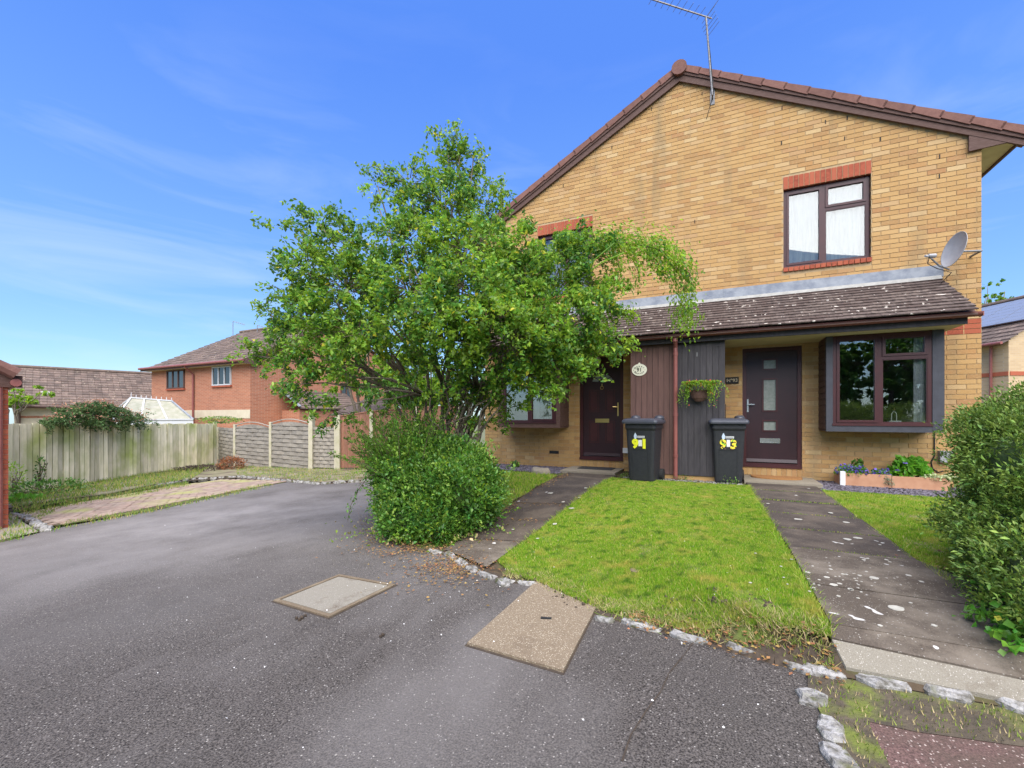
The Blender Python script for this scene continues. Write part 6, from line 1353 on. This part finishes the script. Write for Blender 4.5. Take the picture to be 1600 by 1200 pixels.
for (px, py, sx, sy, n_, dd_) in ((1570, 890, 26, 18, 60, 2.62), (1585, 960, 16, 16, 45, 2.35), (1545, 920, 20, 14, 30, 2.6), (1575, 985, 18, 10, 50, 2.2), (1540, 962, 18, 8, 30, 2.35), (1520, 955, 12, 6, 14, 2.4), (1590, 1010, 10, 10, 30, 2.1), (1590, 800, 8, 14, 16, 2.75)):
    for k in range(n_): p = tp(px+random.gauss(0, sx), py+random.gauss(0, sy), dd_*.93+random.gauss(0, .05)); P_.append((p.x, p.y, max(p.z, .04))); Dd.append((-.6, -.6, -.2))
leaves('foliage', P_, Dd, .048, m_ivy2, bw, w=.85); ix = rng.choice(len(P_), 9); leaves('yellow_leaves', np.array(P_)[ix]-[0.01, .02, 0], np.array(Dd)[ix], .06, m_yel, bw, w=.8)
sm_ = MB().tube([tp(1600, 905, 2.6), tp(1570, 930, 2.5), tp(1545, 960, 2.35)], .004, 5); part('stem', sm_, m_twig, bw)
# climber over the picket fence
cl = thing('climbing_shrub', 'dark feathery climber with orange tips sprawled on the picket fence top', 'climber', tuple(tp(165, 660, 13.2))); P_, Dd = [], []
for k in range(260):
    x = random.triangular(55, 245, 150); top_ = 655-26*math.exp(-((x-150)/62)**2); y = random.uniform(top_, 664); dd_ = np.interp(x, [8, 336], [10.4, 19.0]); b = tp(x, y, 1/np.interp(x, [8, 336], [1/10.25, 1/19.2])-.15+random.gauss(0, .15)); dr0 = Vector((random.gauss(0, .5), random.gauss(0, .4), random.uniform(-.25, .35)))
    for j in range(34): f = j/33; P_.append(tuple(b+dr0*f*.6+Vector((random.gauss(0, .035), random.gauss(0, .035), random.gauss(0, .035)-.12*f*f)))); Dd.append(tuple(dr0))
leaves('foliage', P_, Dd, .085, mat('climber_leaf', (.06, .13, .035), (.10, .16, .05), 2, .6, rnd=.4, trans=.25), cl, w=.35)
ix = rng.choice(len(P_), 800); Q = np.array(P_)[ix]; Q[:, 2] += .12; leaves('orange_tips', Q, np.array(Dd)[ix], .08, mat('orange_tip', (.50, .27, .16), rough=.6, rnd=.3, trans=.3), cl, w=.35)['kind'] = 'stuff'
stc = MB()
for k in range(8): a, b = P_[random.randrange(len(P_))], P_[random.randrange(len(P_))]; stc.tube(branch_path(a, Vector(a).lerp(Vector(b), .3), .1), .01, 5)
part('stem', stc, m_twig, cl)
def small_bush(name, label, px, py, d_, rx, rz_, n, size, m_, cat='bush', group=None, core=False):
    c = tp(px, py, d_); t = thing(name, label, cat, (c.x, c.y, c.z-rz_), group); r = (rx, rx*.8, rz_)
    shell_bush(t, [(tuple(c), r)], n, size, m_, core=core, pm=.45); st_ = MB()
    for k in range(9): st_.tube(branch_path((c.x, c.y, c.z-rz_*1.0), (c.x+random.gauss(0, rx*.5), c.y+random.gauss(0, rx*.4), c.z+rz_*random.uniform(-.2, .6)), .03, 4, .02), .008, 5)
    part('stem', st_, m_twig, t); return t
small_bush('leafy_weed', 'tall green weed growing against the left end of the picket fence', 62, 738, 11.0, .16, .45, 260, .07, m_bush, 'weed')
small_bush('leafy_weed', 'broad leafy weeds at the garage end of the paving', 38, 782, 9.3, .45, .13, 420, .12, m_ivy, 'weed')
small_bush('leafy_weed', 'low green weeds in front of the picket fence', 75, 762, 10.4, .9, .20, 1500, .07, m_bush, 'weed')
small_bush('leafy_weed', 'yellow-flowered weeds beside the garage wall', 22, 745, 10.2, .25, .40, 420, .06, m_leafy, 'weed')
small_bush('leafy_weed', 'small weeds right of the concrete fence post', 150, 765, 12.2, .8, .14, 900, .07, m_bush, 'weed')
small_bush('dead_shrub', 'rust-coloured dead shrub at the corner of the two fences', 362, 727, 15.8, .55, .34, 2200, .07, mat('dead_frond', (.30, .12, .05), (.22, .09, .045), 4, .9, rnd=.35), 'shrub')
small_bush('dead_shrub', 'dark dead brushwood lying along the picket fence corner', 315, 733, 15.8, 1.0, .14, 2200, .07, mat('dark_brushwood', (.07, .05, .04), rough=.9, rnd=.4), 'brushwood')
small_bush('leafy_climber', 'sparse leafy climber on the corner post between the two fences', 345, 656, 18.2, .95, .16, 1300, .07, m_leaf, 'climber')
small_bush('small_plant', 'small spiky plant by the wall under the left bay', 805, 727, 9.2, .10, .10, 60, .10, m_bush, 'plant')
for i, (x, n_) in enumerate(((-1.45, 7.83), (-.95, 7.8), (-.5, 7.86), (.2, 7.75))):
    t = thing('small_weed', ['small weed left of the bins by the step', 'small weed between the bin and the downpipe', 'straggly weed at the foot of the black boards', 'small weed right of the sunflower bin'][i], 'weed', (x, n_, 0)); k = 70
    P = np.stack([rng.normal(x, .07, k), rng.normal(n_, .03, k), np.abs(rng.normal(.04, .05, k))], 1); leaves('foliage', P, np.tile([0, 0, 1.], (k, 1)), .03, m_leaf, t); part('stem', MB().tube([(x, n_, 0), (x+.01, n_, .08)], .003, 4), m_twig, t)
# background trees
def bg_tree(label, px, py, d_, rx, rz_, n, size, m_, zb=-.8, name='tree', group=None):
    c = tp(px, py, d_); base = Vector((c.x, c.y, zb)); bl = []
    for k in range(9): v = Vector((random.gauss(0, .5), random.gauss(0, .5), random.gauss(0, .45))); bl.append((c+Vector((v.x*rx, v.y*rx, v.z*rz_)), (rx*.5, rx*.5, rz_*.45), 1))
    mn = [branch_path(base, c+Vector((random.gauss(0, rx*.4), random.gauss(0, rx*.4), rz_*.4)), 0, 6, .06) for _ in range(3)]
    return blob_tree(name, label, 'tree', base, bl, n, size, m_, mn, r0=.09, sprig=20)
bg_tree('bright yellow-green tree behind the brown fence, left of the trunks', 575, 565, 16.5, 1.7, 1.6, 7000, .16, m_leafy)
bg_tree('yellow-green tree behind the brown fence, seen through the trunks', 660, 590, 16.0, 1.7, 1.3, 7000, .16, m_leafy)
bg_tree('dark evergreen behind the brown fence, right of the trunks', 640, 612, 15.2, 1.6, .7, 7000, .12, m_bush)
bg_tree('dark green tree filling the gap beside the house wall', 735, 600, 14.5, 1.0, 1.5, 6000, .12, m_bush)
bg_tree('sparse tree top showing above the solar panel roof', 1550, 468, 28, 1.6, .9, 900, .2, m_leaf, zb=0)
bg_tree('pale green tree at the left edge behind the low house', 25, 622, 24.0, 1.0, .8, 1500, .18, m_leafy, zb=-1.2)
# trees behind the camera, seen in the window panes
for i, (x, y, h) in enumerate(((4.5, -13, 5.2), (8, -12, 6.5), (11.5, -13, 6.2), (15, -11, 7.5), (19, -13, 7), (1, -15, 5.0))):
    c = Vector((x, y, h*.5)); bl = [(c+Vector((random.gauss(0, 1.0), random.gauss(0, .8), random.gauss(0, h*.2))), (1.8, 1.4, h*.24), 1) for _ in range(11)]
    t = blob_tree('tree', ['dark garden tree across the road', 'tall dark tree across the road', 'bushy tree across the road', 'tallest tree across the road', 'broad tree across the road', 'low tree across the road'][i]+' mirrored in the bay window', 'tree', (x, y, -.3), bl, 15000, .30, m_bush, [branch_path((x, y, -.3), (x, y, h*.8), 0, 6, .1)], r0=.15, group='trees across the road mirrored in the windows')
